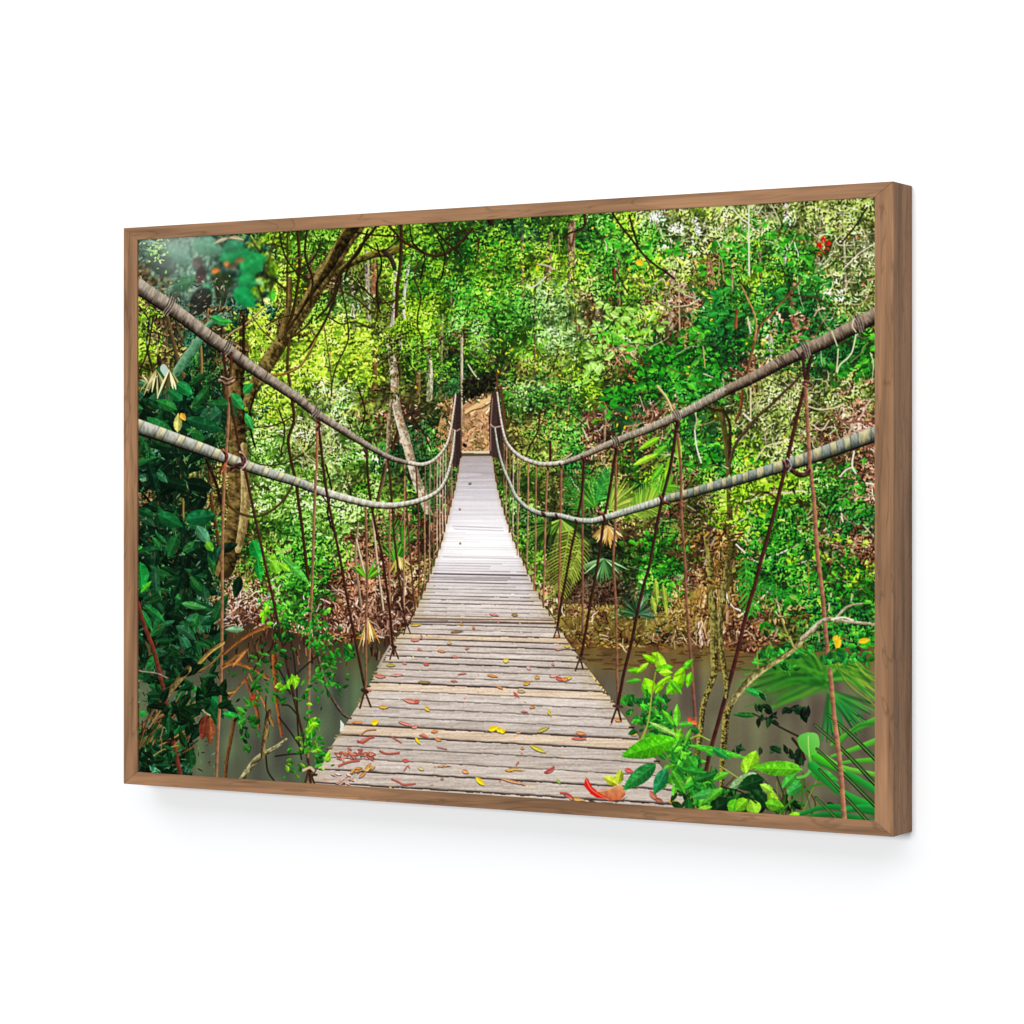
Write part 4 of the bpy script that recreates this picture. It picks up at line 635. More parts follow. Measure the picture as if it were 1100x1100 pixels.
# big curled red leaf
fill([(629, 856), (640, 861), (662, 862), (674, 855), (668, 860), (650, 864), (634, 862)], '5c3c38')
fill([(641, 849), (652, 847), (665, 842), (670, 845), (672, 853), (667, 858), (656, 860), (646, 857), (638, 853)], lambda mx, my: C('c87850')*(.85 + .3*NC[(my*2).astype(int) % CH, (mx*2).astype(int) % CW])[..., None] + (np.clip((my - 852)/10, -1, 1))[..., None]*np.array([-24, -40, -36]) + (rng.random(mx.shape)[..., None] - .5)*16)
fill([(627, 843), (629, 834), (632, 837), (636, 845), (644, 851), (652, 857), (642, 857), (634, 852)], 'd42418'); stroke([(629, 835), (634, 846), (643, 853), (654, 859)], .9, 'f08868'); stroke([(641, 850), (652, 848), (664, 843), (670, 846)], .8, 'f4b890')
bigleaf((664, 842), (648, 834), 10, 'c0cc38'); bigleaf((663, 842), (667, 826), 10, 'a8b838')

def sprinkle(cols, lst, asp=(.32, .5), a=(0, 6.3)):
    for cx, cy, rx, ry, n, l0, l1 in lst:
        for _ in range(n):
            x, y = rng.normal(cx, rx*.55), rng.normal(cy, ry*.55); l = rng.uniform(l0, l1); an = rng.uniform(*a)
            c = np.clip(C(cols[rng.integers(len(cols))])*rng.uniform(.8, 1.2), 0, 255)
            bigleaf((x - math.cos(an)*l/2, y - math.sin(an)*l/2), (x + math.cos(an)*l/2, y + math.sin(an)*l/2), l*rng.uniform(*asp), c, None, rng.normal(0, .06))
LG = ['0e4024', '16502c', '0a2c1c', '1c6434', '0c3824', '245c40', '123c20']
sprinkle(['081a10', '0c2818', '0a2014'], [(185, 440, 36, 20, 26, 18, 34), (180, 520, 30, 60, 40, 16, 36), (190, 620, 44, 50, 60, 16, 34), (190, 700, 40, 40, 50, 16, 32), (180, 790, 30, 40, 36, 14, 28)], (.35, .55))
sprinkle(LG, [(180, 430, 36, 18, 16, 18, 34), (230, 440, 24, 20, 9, 18, 32), (165, 490, 16, 30, 10, 18, 36), (205, 470, 24, 16, 6, 16, 28), (175, 570, 26, 30, 16, 16, 32), (215, 590, 24, 30, 14, 16, 30), (180, 630, 34, 26, 22, 16, 30), (215, 660, 26, 24, 18, 16, 32), (175, 690, 28, 24, 20, 16, 30), (220, 700, 20, 20, 10, 16, 28), (170, 730, 24, 20, 10, 14, 26), (175, 800, 24, 26, 22, 12, 26), (215, 760, 20, 20, 8, 14, 26)])
leaves(rng.uniform(150, 235, 520), rng.uniform(430, 830, 520), rng.uniform(3, 9, 520), rng.uniform(.6, 1.5, 520), rng.uniform(0, 6.3, 520), np.array([C(['2c5c3c', '3c7c4c', '5c7c60', '1c4428', '5c4028', '4c3c20', '08140c', '040c06'][i]) for i in rng.integers(0, 8, 520)]))
for b, t, w, c in [((151, 604), (153, 634), 17, '108040'), ((152, 636), (163, 624), 6, '38a838'), ((170, 552), (197, 566), 15, '0f5c34'), ((200, 558), (233, 553), 17, '0e5c38'), ((212, 565), (226, 585), 12, '4c8c6c'), ((222, 582), (229, 592), 9, '58a838'), ((186, 472), (158, 448), 17, '186838'), ((200, 450), (240, 462), 14, '105030'), ((160, 496), (170, 530), 10, '0a2c1c'), ((232, 470), (200, 500), 14, '082414'),
 ((196, 648), (222, 653), 8, '3c8c50'), ((156, 650), (178, 668), 9, '186c38'), ((152, 655), (164, 678), 8, '1c7840'), ((262, 676), (242, 676), 7, '6c9c78'), ((232, 665), (217, 670), 9, '0c4028'), ((192, 760), (204, 730), 15, '0e5030'), ((205, 738), (228, 748), 8, '188c38'), ((188, 788), (200, 768), 14, '146038'), ((215, 727), (256, 768), 13, '0c2c1c'), ((196, 708), (216, 722), 14, '061810'), ((160, 735), (182, 745), 9, '1a6038'),
 ((150, 765), (158, 768), 7, '18a048'), ((170, 745), (160, 760), 10, '0c3420'), ((228, 748), (240, 762), 12, '0f7040'), ((240, 766), (262, 772), 8, '1c9848'), ((272, 580), (279, 602), 15, '129044'), ((305, 600), (332, 626), 10, '48b050'), ((277, 600), (280, 625), 9, '108c40'), ((290, 600), (297, 598), 8, '78c838'), ((292, 602), (299, 616), 11, '68b838'), ((300, 605), (312, 614), 8, '78c838')]: bigleaf(b, t, w, c)
def soften(cx, cy, rx, ry, passes=3):
    q = tr([(cx - rx, cy - ry), (cx + rx, cy + ry)]); x0, y0 = np.maximum(q[0].astype(int), 0); x1, y1 = q[1].astype(int); x1 = min(x1, CW); y1 = min(y1, CH)
    S = img[y0:y1, x0:x1]; B = S.copy()
    for _ in range(passes): B = blur(B, 2.4)
    e = ((MX[y0:y1, x0:x1] - cx)/rx)**2 + ((MY[y0:y1, x0:x1] - cy)/ry)**2; w = np.clip((1 - e)*3, 0, 1)[..., None]; img[y0:y1, x0:x1] = S*(1 - w) + B*w
# upper left big blurred leaves
for b, t, w, c in [((236, 280), (268, 268), 20, '1f7c50'), ((258, 290), (286, 276), 26, '1c8c54'), ((256, 300), (276, 306), 22, '1a8450'), ((252, 312), (274, 330), 20, '149058'), ((240, 268), (262, 262), 14, '2c7858'), ((184, 308), (214, 298), 15, '3c6c50'), ((222, 306), (228, 322), 9, '308c64'), ((205, 280), (180, 270), 20, '4a7464'), ((190, 290), (160, 280), 24, '3c4440'), ((206, 262), (240, 270), 22, '4c8068'), ((225, 310), (205, 340), 22, '2a2c28'), ((250, 305), (226, 296), 18, '26341c'), ((238, 300), (240, 330), 14, '2c3424'), ((293, 312), (294, 325), 8, '38b040'), ((275, 300), (284, 308), 7, '8cc880')]: bigleaf(b, t, w, c, None, rng.normal(0, .05), 1.04, .8, 3, .93)
for x, y, l, w, a, c in [(244, 284, 8, 6, 0, 'c87838'), (232, 291, 10, 6, -.2, 'c86828'), (258, 280, 12, 5, -.3, '8c5430'), (250, 286, 14, 6, -.3, '50402c'), (213, 283, 14, 14, .5, '48403c'), (216, 296, 12, 20, .2, '3c2c2c')]: leaves([x], [y], l, w, a, np.array([C(c)]))
soften(212, 290, 64, 38, 1); soften(266, 292, 34, 42, 1)
leaves(rng.normal(169, 6, 60), rng.normal(268, 8, 60), rng.uniform(2, 5, 60), rng.uniform(1, 2.5, 60), rng.uniform(0, 6.3, 60), np.array([C(['b8dc80', '8cc860', 'd0e8a0', '68a850'][i]) for i in rng.integers(0, 4, 60)]))
leaves(rng.uniform(150, 250, 260), rng.uniform(296, 372, 260), rng.uniform(2, 7, 260), rng.uniform(.8, 1.8, 260), rng.uniform(0, 6.3, 260), np.array([C(['8c8468', '5c6c50', 'a89c7c', '3c4c3c', '6c5438', '1c2418', '101810', '487850'][i]) for i in rng.integers(0, 8, 260)]))

for i in range(9): stroke([(230, 262 - i*.2), (240, 256 - i*.8 + 3), (252, 254 + i*.9), (262, 258 + i*.2)], 1.0, C(['c8b890', '8c7c58', 'e0d4b0'][i % 3])) if i < 5 else None
stroke([(190, 400, 9), (200, 385, 10), (212, 370, 10), (222, 352, 7), (238, 338, 4)], 0, bark('20583c', '80b090', 95, 1, .4)); stroke([(176, 396), (180, 402)], 8, 'b0c8bc')
fan((168, 398), .9, 2.4, 9, 24, 2.4, ['d8d0a0', 'b8b078', '8c8450', '2c2814'], .2); fan((182, 398), .8, 2.2, 8, 26, 2.4, ['d8d0a0', 'a8a068', '5c5430', '2c2814'], .2); fan((160, 412), 3.6, 5.6, 7, 14, 1.8, ['c8c090', '6c6438'], .2)
bigleaf((191, 464), (192, 444), 9, 'b8b860', None, 0, 1.1); leaves([197], [448], 10, 6, 1, np.array([C('d09838')])); bigleaf((190, 440), (168, 430), 12, '1c7038'); bigleaf((196, 430), (180, 418), 12, '187040'); bigleaf((190, 412), (207, 424), 14, '147844'); bigleaf((248, 423), (262, 440), 12, '20884c'); bigleaf((262, 422), (272, 412), 10, '209048'); bigleaf((264, 445), (272, 462), 8, '30a058'); bigleaf((227, 340), (246, 350), 9, '2c9c58'); bigleaf((236, 345), (250, 346), 6, '2c9c48')

# ---------------------------------------------------------------- E. ropes and hangers
def hang(P, w, col, seed=1, tw=True):
    base = C(col)
    def f(s, t):
        v = 1 - .3*t + (.11*np.sin(s*7.5/max(np.max(w), 1)*2 + t*1.6) if tw else 0) + (n1(s, seed, 3) - .5)*.3
        return base*v[:, None]
    stroke(P, w, f, n=4, wob=.12)
DK, BR, BR2 = '3a2018', '90674a', '76503a'
def deck_edge(y, E_): return float(np.interp(y, E_[:, 1], E_[:, 0]))
# thin, far hangers
for x, y0, y1 in [(457, 500, 630), (462, 497, 622), (466.5, 494, 608), (470, 491, 598), (473, 488, 588), (476, 485, 578), (479, 480, 568), (481.5, 476, 556), (484, 470, 546), (486, 462, 538), (435, 498, 668)]:
    hang([(x, y0), (x - .6, (y0 + y1)/2), (x - .5, y1)], 1.3, ['a08068', '7c5840', 'c0a088'][int(x) % 3])
for x, y0, y1 in [(541, 470, 545), (543.5, 474, 558), (547, 480, 572), (551, 486, 582), (555.5, 491, 590)]:
    hang([(x + .6, y0), (x, y1)], 1.3, ['a08068', '7c5840', 'c0a088'][int(x) % 3])
hang([(558.5, 490), (557, 540), (555.5, 596)], 1.5, 'a07858'); hang([(567.5, 497), (567, 550), (566, 612)], 1.7, 'a07858'); hang([(576, 500), (575.5, 550), (575, 600), (573.5, 634)], 1.8, '94684c'); hang([(588, 500), (586, 555), (585, 600), (583.5, 648)], 2.1, '94684c'); hang([(603, 498), (602, 550), (601, 600), (600, 664)], 2.4, '8c5c44')
hang([(447, 502), (449, 540), (450, 590), (450, 640)], 1.8, '5c3c2c'); hang([(456, 536), (456.5, 590), (456, 632)], 1.5, 'a07858'); hang([(435, 505), (437, 545), (441, 600), (446, 655)], 1.8, '5c3c2c'); hang([(435, 512), (434.5, 560), (434, 640), (433, 660)], 1.6, 'a07858')
hang([(417, 494), (421, 535), (424, 580), (430, 630), (436, 672)], 2.2, '40281c'); hang([(419, 545), (418.5, 600), (419, 660), (420, 692)], 2.0, '94684c')
hang([(394, 484), (396, 521), (403, 564), (411, 600), (418, 650), (423, 702)], 2.6, DK); hang([(393, 546), (394, 590), (394.5, 629)], 2.4, BR)
hang([(626, 495), (626, 540), (625.5, 609), (626, 680)], 2.4, BR2); hang([(627, 490), (625.5, 526), (620, 559), (614.5, 585), (609, 614), (602, 652), (598.5, 675)], 2.6, DK)
hang([(661.5, 490), (661, 555), (659, 592), (658.5, 606), (661, 641), (662, 690), (663.5, 757)], 2.6, '7c563f'); hang([(662, 481), (656, 519), (649, 557), (643, 600), (633, 655), (627, 690), (623.6, 708)], 3, DK)
def knot(P, w, c='3a2420'):
    stroke(P, w, bark('1c100c', '%02x%02x%02x' % tuple(int(min(255, v*2)) for v in C(c)), 9, 1, .6))
# pale, far rope ends
def ropecol(dark, light, band, seed, side=1, w0=14, m=-.029, k=1.5, bandw=.45, wob=.5):
    """rope cover: bands whose length follows the thickness of the rope"""
    a, b, g = C(dark), C(light), C(band)
    def f(s, t):
        tt = t*side; v = np.clip(.72 - .42*tt - .5*tt*tt*(tt > 0), 0, 1) + (n2(s*.7, t*2 + 9, seed) - .5)*.42 + (n2(s*.18, t + 3, seed + 5) - .5)*.25
        w = np.maximum(w0 + m*s, 1.5); ph = np.abs(np.log(w/w0)/(k*m)); ph = (ph + .07*t + wob*(n1(ph*1.0, seed + 3, 1.7) - .5)) % 1.0
        bd = np.clip((bandw/2 - np.abs(ph - .5))*9, 0, 1)
        c = a + (b - a)*np.clip(v, 0, 1)[:, None]; cb = g*(.38 + .66*np.clip(v, 0, 1))[:, None]
        c = c*(1 - bd[:, None]) + cb*bd[:, None]
        ed = np.clip((.045 - np.abs(np.abs(ph - .5) - bandw/2))*24, 0, 1); c = c*(1 - .3*ed[:, None])
        return np.clip(c, 0, 255)
    return f
UL = [(140, 300, 15), (148, 306, 15), (176, 325, 14), (200, 342, 13), (222, 359, 12.5), (244, 374.5, 12), (267, 392, 11), (291, 408, 10), (322, 429, 9), (340, 443.6, 8), (367, 461, 7), (394.5, 478, 6), (418, 491, 5), (440, 497.3, 4), (454.5, 498.7, 3.6), (467, 493.6, 3.2), (478, 481, 2.8), (484, 464, 2.4), (489, 430, 1.8), (489.5, 424, 1.6)]
UR = [(534, 422, 1.8), (537, 445, 2.2), (541, 466, 2.6), (546, 478, 3), (558, 490, 3.6), (573, 496.5, 4), (585.5, 498.5, 4.2), (603.6, 497, 4.6), (625.5, 489.5, 5.4), (649, 479, 6.2), (667, 471.5, 6.8), (694.5, 461, 7.4), (722, 449, 8), (740, 440.5, 8.4), (776, 421, 9.4), (807, 406, 10.4), (827, 395, 11), (840, 388, 11.2), (865.5, 376, 12.2), (894.5, 362, 13), (922, 348, 13.6), (946, 335, 14)]
LL = [(140, 453, 14), (148, 457, 14), (172.7, 465.5, 13), (194.5, 473.5, 12.5), (212.7, 480, 12), (242, 491, 11), (267, 500.5, 10), (294.5, 509.5, 9.4), (322, 518, 8.6), (340, 525.5, 8), (358, 531, 7.4), (376, 536, 6.8), (398, 541, 6.2), (418, 542.7, 5.6), (438, 540.5, 5), (456, 535.5, 4.4), (471, 527, 3.8), (479.5, 514, 3.4), (484, 499, 2.8), (487, 483, 2.4), (489, 463, 2)]
LR = [(531.5, 460, 1.8), (535, 482, 2.2), (540, 501, 2.8), (547, 517.5, 3.2), (554.5, 533.6, 3.6), (567, 545.5, 4), (583.6, 552, 4.4), (600, 553.5, 4.8), (618, 558, 5), (634.5, 559.3, 5.4), (651, 555.5, 6), (671, 549.5, 6.6), (694.5, 542.5, 7.4), (712.7, 536.5, 8), (738, 530, 8.4), (767, 521.5, 9.2), (794.5, 514, 10), (822, 505.5, 10.6), (849, 497, 11.4), (867, 491.5, 12), (891, 483, 13), (913, 475, 13.6), (946, 463, 14.4)]
for P in (LL, LR): stroke([(p[0], p[1] + p[2]*.12, p[2]*1.12) for p in P], 0, C('181410'), n=5)
stroke(LL, 0, ropecol('444840', 'ccccbe', 'dcd4a8', 71, 1, 14.3, -.0295, 1.75, .36)); stroke(LR, 0, ropecol('343e3a', 'a4aca0', 'ccc498', 72, 1, 1.8, .0257, 1.55, .5, .7))
stroke([p for p in LR if p[0] < 720], 0, ropecol('4c5850', 'd4d8cc', 'e4dcc0', 73, 1, 1.8, .024, 1.2, .4)); stroke([p for p in LL if p[0] > 335], 0, ropecol('6c6858', 'f4f0e0', 'd8d0b8', 74, 1, 8, -.03, 1.2, .4))
for P, sd in ((UL, 75), (UR, 76)): stroke([(p[0], p[1] + p[2]*.1, p[2]*1.1) for p in P], 0, C('140c0a'), n=5)
stroke(UL, 0, ropecol('30261e', 'b8aa98', '9c8c7c', 77, 1, 15, -.032, .8, .25, .9)); stroke(UR, 0, ropecol('261a12', 'a89480', '90806e', 78, 1, 1.8, .026, .8, .25, .9))
stroke([p for p in UL if p[0] > 436], 0, ropecol('8c806c', 'f0e8d8', 'e0d8c8', 79, 1, 4, -.02, 1.2, .3)); stroke([p for p in UR if 580 < p[0] < 790], 0, ropecol('4c4034', 'b8ac98', 'dcd0b8', 81, 1, 4.2, .023, .7, .3, .8)); stroke([p for p in UR if p[0] < 606], 0, ropecol('8c806c', 'f0e8d8', 'e0d8c8', 80, 1, 1.8, .03, 1.2, .3))
for P, lo, hi, n_k in ((UL, 1, 9, 9), (UR, 12, 20, 10)):
    for i in range(n_k):
        t = rng.integers(lo, hi); a, b = np.array(P[t]), np.array(P[t+1]); p = a + (b - a)*rng.random(); d = (b - a)[:2]; d = d/np.hypot(*d); n_ = np.array([-d[1], d[0]]); h = p[2]*.5
        stroke([tuple(p[:2] - n_*h), tuple(p[:2] + d*1.5), tuple(p[:2] + n_*h*.6 + d)], .9, C('a89888') if i % 2 else C('3c2c28'), n=3)
for q in ((244, 374, 13.5), (182, 329, 15), (340, 443.5, 9), (865, 376, 14), (922, 348, 15), (727, 446.5, 9.5), (661, 474, 7.5)): # binding on the rope
    sl = .68 if q[0] < 500 else -.5
    for k in range(-1, 2): 
        x, y, h = q[0] + k*2.2, q[1] + k*2.2*sl, q[2]*.55; stroke([(x + sl*h*.8, y - h), (x + .8, y), (x - sl*h*.8, y + h)], 1.9, bark('241a14', 'b0a294', int(q[0]) + k, 1, .7))
stroke([(917, 343), (915, 350), (919, 357)], 1.4, 'd8c8a8'); stroke([(900, 375), (899, 390), (898, 399)], 1.4, 'd8d0a0'); stroke([(919, 360), (914, 380), (902, 392), (899, 400)], 1.6, 'd8dcb0'); stroke([(893, 356), (896, 364), (899, 372)], 1.4, 'd0c8a0')
# hangers, near: left
hang([(240, 378), (242, 395), (245, 412)], 3, '3c241c'); hang([(249, 380), (248, 395), (246, 412)], 3, '4c2c20'); 
hang([(246, 410), (246, 440), (244.5, 470), (243, 492), (240, 543), (239, 600), (239, 640), (238.5, 700), (237, 745), (234, 800), (232.5, 838)], (3, 3.4), '8c6548', 3)
hang([(247, 428), (253, 458), (259, 488), (265.5, 513), (274.5, 557), (283.6, 599), (292.7, 640), (303.6, 691), (316, 749), (325, 788), (331, 815), (334, 842)], (2.9, 2.8), '43271e', 4)
knot([(236, 409), (245, 413), (252, 409)], 3.4, '6c5448'); knot([(238, 405), (246, 408), (250, 406)], 2, '8c7868')
knot([(240, 484), (244, 490), (242, 498), (238, 506)], 3.6, '6c3828'); knot([(246, 505), (254, 500), (262, 498), (264, 492)], 4.2, '3c2420'); knot([(258, 486), (264, 492), (263, 500), (259, 504)], 2.4, '7c6860')
hang([(149, 648), (153, 665), (163.6, 692.7), (170, 715), (175, 736), (183.6, 782), (190, 812), (196, 840)], (4.4, 4.8), '663226', 5)
hang([(341, 450), (343, 462), (351, 528), (363.6, 590), (374.5, 650), (383.6, 697), (392.7, 742)], 2.8, '3c241c', 6); hang([(341, 455), (340.5, 505)], 2.6, 'a06848'); knot([(340, 452), (344, 456), (341, 462)], 3, '3c2420')
hang([(339.5, 506), (337.5, 560), (335.5, 629), (333.6, 660), (332.5, 713), (331.5, 770), (331, 812)], 2.9, '88644a', 7)
hang([(393, 546), (394.5, 629), (393.6, 660), (393, 742)], 2.4, '805c44', 8); knot([(391, 483), (395, 489), (392, 490)], 3)
stroke([(336, 668), (341, 700), (350, 735), (360, 755), (370, 768), (377, 771)], 2.8, bark('1c140c', '8c7860', 9))
for x, y, s in [(392, 742, 1.3), (423, 694, 1), (332, 826, 1.4), (437, 670, .8)]:
    stroke([(x, y), (x - 4*s, y + 14*s)], 1.6*s, '4c2c1c'); stroke([(x, y), (x + 5*s, y + 13*s)], 1.6*s, '4c2c1c'); stroke([(x - 2*s, y - 1), (x + 2*s, y + 1)], 3*s, '3c241c')
stroke([(326, 827), (333, 824), (337, 827)], 3, 'c8b488')
# near: right
hang([(862, 380), (863, 395), (865, 412)], 3.4, '3c241c'); hang([(871, 384), (868, 396), (866, 410)], 4, '34201a')
hang([(865.5, 405), (863.6, 418), (856, 447), (847, 487), (840, 516), (829, 560), (818, 599), (810, 630), (802, 657), (792, 699), (780, 745), (763.6, 803), (755.5, 841), (750, 866)], (4, 4.4), '46241e', 11)
hang([(864.5, 411), (867, 454.5), (869, 491), (872, 520), (874.5, 545.5), (878, 599), (882.7, 635), (887, 685), (891, 720), (894.5, 757.7), (902, 821), (907, 886)], (3.8, 5.2), '92644c', 12)
knot([(861, 411), (867, 410), (872, 414), (869, 417), (862, 414)], 3, '5c483c'); knot([(841, 495), (844, 501), (850, 505)], 3.6, '5c443c'); knot([(848, 504), (856, 509), (864, 510), (868, 506)], 5, '3c2420'); knot([(845, 493), (849, 500), (846, 506)], 2, 'a89888')
hang([(727, 455), (720, 501), (711, 537), (703.6, 573.6), (697, 609), (689, 637), (678, 690), (671, 719), (662.7, 761)], 3.4, '38201a', 13)
hang([(727, 460), (731, 501), (732, 555.5), (736, 609), (736, 622.7), (738, 659), (740, 685), (744.5, 739.5), (748, 812), (747, 872)], (2.8, 3.4), '7c5440', 14)
knot([(724, 451), (729, 455), (726, 462)], 4); knot([(722, 462), (729, 464)], 2.6); knot([(709, 533), (712, 539), (718, 541)], 3.4, '4c2c24'); knot([(659, 480), (663, 484), (661, 490)], 3.4); knot([(625, 491), (628, 496)], 3); knot([(648, 553), (650, 559)], 3)
for p in [(602, 500), (588, 502), (619, 560), (583, 552), (598, 554), (585, 553)]: knot([(p[0] - 1, p[1] - 1.5), (p[0] + 1, p[1] + 2)], 2.4)
for x, y, s in [(663, 758, 1.25), (623, 706, 1), (598.5, 674, .8)]:
    stroke([(x, y), (x - 5*s, y + 14*s)], 1.7*s, '3c241c'); stroke([(x, y), (x + 3*s, y + 12*s)], 1.7*s, '3c241c'); stroke([(x - 3*s, y), (x + 4*s, y + 1)], 2.6*s, '4c3c30')
for y in range(505, 670, 9):
    for E_, s in ((DL, -1), (DR, 1)):
        x = deck_edge(y, E_); stroke([(x, y - 3), (x + s*.5, y + 3)], 1.4, '5c4030')

# ---------------------------------------------------------------- F. foreground leaves
# left: dark broad leaves
# left bottom brown sticks and dry leaves
for P, w, c in [([(180, 745), (190, 733), (203, 718)], 7, '8c7848'), ([(214, 712), (226, 700), (240, 690)], 4, 'c09c50'), ([(240, 703), (255, 690), (270, 680), (289, 671)], (2, 5), 'a86c34'), ([(240, 716), (250, 712), (262, 714), (275, 720), (288, 728)], 4, 'b4743c'), ([(243, 712), (255, 704), (266, 697)], 3, 'a87038'), ([(246, 750), (256, 738), (266, 727)], 2.6, 'a87040'), ([(268, 724), (276, 740), (284, 755), (294, 778)], (2, 3), 'b88040'), ([(264, 730), (270, 745), (276, 762), (278, 780)], (3, 4), '9c5c30'),
 ([(295, 705), (296, 730), (298, 755), (303, 790)], (6, 3), 'a05c30'), ([(252, 772), (248, 795), (244, 815), (242, 836)], 4, '7c5430'), ([(286, 790), (288, 770), (290, 765)], 6, '6c5838'), ([(150, 780), (165, 770), (180, 775)], 2, '8c6038'), ([(150, 800), (160, 770), (170, 755)], 2, '7c5030'), ([(172, 800), (190, 790), (205, 780)], 2, 'b89050'), ([(150, 720), (170, 723), (186, 731)], 1.8, 'a89888'), ([(210, 755), (220, 764), (226, 768)], 1.6, 'c8b880'), ([(160, 815), (175, 805), (192, 800)], 1.2, 'b8b058'), ([(241, 745), (252, 742)], 3, 'c89850'), ([(240, 700), (225, 715), (212, 722)], 2, '9c7c40')]:
    stroke(P, w, bark('%02x%02x%02x' % tuple(int(v*.5) for v in C(c)), '%02x%02x%02x' % tuple(int(min(255, v*1.1)) for v in C(c)), int(P[0][0]), -1, .6))
for i in range(46):
    x, y = rng.uniform(150, 205), rng.uniform(752, 812); a = rng.normal(-.9, .35); l = rng.uniform(8, 26); stroke([(x, y), (x + math.cos(a)*l, y + math.sin(a)*l)], rng.uniform(.8, 1.8), C(['94744a', '74502e', '5c3420', '8c7450', '3c2010', '2c1810'][rng.integers(6)]))
sprinkle(['0c3018', '0a2412', '14482a', '081c10'], [(185, 760, 34, 34, 34, 10, 22), (225, 735, 20, 26, 16, 10, 20), (170, 815, 20, 16, 16, 10, 20)], (.3, .48))
for b, t, w, c in [((222, 768), (217, 795), 11, '6c3020'), ((226, 770), (226, 800), 11, '7c4428'), ((274, 745), (272, 760), 9, '8c3820'), ((264, 700), (250, 716), 4, 'b07840')]: bigleaf(b, t, w, c)
# branch at the lower left, small creeper leaves above the water
stroke([(258, 840, 6), (270, 822, 6), (280, 812, 6), (295, 803, 4), (308, 794, 3)], 0, bark('3c3420', 'c8c090', 91, 1, .8)); stroke([(282, 812, 4), (284, 796, 5), (287, 778, 5), (289, 768, 3)], 0, bark('3c2c18', 'a08c58', 92, -1, .8)); stroke([(286, 812), (288, 828), (296, 840)], 1.8, '2c2014'); stroke([(286, 748), (286, 762), (290, 778)], 1.2, '2c2014')
for P in [[(296, 690), (288, 702), (276, 714), (272, 722)], [(296, 675), (292, 695), (286, 702)], [(309, 675), (315, 700), (319, 740), (320, 780), (324, 815)], [(296, 712), (305, 728), (312, 745)], [(303, 757), (311, 758), (320, 768)], [(296, 812), (310, 810), (325, 809)], [(300, 770), (315, 790), (326, 808)], [(312, 730), (325, 718), (340, 705)]]: stroke(P, 1.8, '2c2418')
for lst, cols in [([(300, 690, 18, 20, 26, 6, 11), (285, 725, 24, 26, 34, 6, 12), (305, 740, 12, 24, 14, 6, 12), (265, 770, 12, 16, 12, 8, 14), (268, 785, 12, 20, 12, 8, 14)], ['1c6c2c', '2c8438', '145024', '38a040', '0f3c1c']), ([(345, 690, 14, 14, 34, 5, 10), (355, 710, 14, 16, 34, 5, 10), (345, 730, 12, 16, 22, 5, 10), (362, 735, 8, 14, 12, 5, 10), (377, 700, 5, 9, 8, 8, 12), (318, 665, 14, 12, 24, 6, 10), (335, 680, 8, 12, 14, 6, 10)], ['1c8c34', '2cac40', '147028', '48b848', '0f6c30']), ([(335, 790, 12, 22, 26, 6, 12), (345, 808, 9, 12, 16, 6, 11), (337, 775, 6, 8, 9, 6, 11), (318, 820, 12, 12, 12, 5, 10), (330, 745, 5, 8, 6, 5, 9)], ['1c8c34', '38a83c', '6cc838', '147028', '8cd83c'])]:
    sprinkle(['%02x%02x%02x' % tuple(int(v*.85) for v in C(q)) for q in cols], [(a_, b_, c_*1.1, d_*1.1, int(n_*1.25), l0*.75, l1*.85) for a_, b_, c_, d_, n_, l0, l1 in lst], (.38, .6))
sprinkle(['58c028', '80d030'], [(285, 660, 10, 8, 8, 6, 10), (300, 735, 8, 4, 5, 7, 10), (316, 733, 4, 8, 4, 8, 13), (337, 780, 5, 5, 5, 7, 11)], (.5, .7))
fill([(366, 773), (370, 778), (369, 784), (365, 786), (366, 779)], 'dcdcd0')
# right: fan palm in the river corner
for i in range(120):
    a = rng.uniform(2.6, 4.2); l = rng.uniform(50, 92); c = C(['2c8c34', '1c7030', '3ca040', '58a838', '186028'][rng.integers(5)])*rng.uniform(.8, 1.1); h = (886 + rng.normal(0, 4), 730 + rng.normal(0, 4))
    stroke([h, (h[0] + math.cos(a)*l*.5, h[1] + math.sin(a)*l*.45 - 2), (h[0] + math.cos(a)*l, h[1] + math.sin(a)*l*.55 + 8)], (2, .9), c, edge=1.4)
for i in range(46):
    a = rng.uniform(-1.5, .35); l = rng.uniform(40, 66); c = C(['2c8c34', '1c7838', '48b040', '88b840'][rng.integers(4)])*rng.uniform(.8, 1.1)
    stroke([(888, 730), (888 + math.cos(a)*l*.5, 724 + math.sin(a)*l*.4), (888 + math.cos(a)*l, 738 + math.sin(a)*l*.45 + 6)], (2.6, 1.4), c, edge=2)
for i in range(46):
    a = rng.uniform(.25, 1.75); l = rng.uniform(36, 56); c = C(['0c6c3c', '128448', '1c5c30', '0a4c2c', '38a048'][rng.integers(5)])
    stroke([(890, 742), (890 + math.cos(a)*l*.5, 742 + math.sin(a)*l*.5), (890 + math.cos(a)*l, 742 + math.sin(a)*l)], (3, 1.2), c, edge=1.6)
soften(872, 742, 62, 40, 1)
for i in range(9): stroke([(884 + i*1.5, 715 - i), (910, 712 + i*3), (942, 724 + i*5)], 1.0, C(['5c9030', '88a040', '387828'][i % 3]), edge=1.4)
sprinkle(['186c2c', '0f4820', '2c9438'], [(820, 708, 18, 6, 14, 6, 12), (842, 716, 12, 8, 14, 6, 12), (825, 698, 22, 5, 14, 6, 12)], (.35, .55)); sprinkle(['1c7c38', '28a044', '0f5c2c'], [(850, 700, 20, 8, 22, 6, 11), (905, 705, 24, 8, 30, 6, 10)], (.5, .7))
bigleaf((822, 748), (796, 738), 8, '28a050'); bigleaf((812, 768), (786, 767), 6, '1c6830')
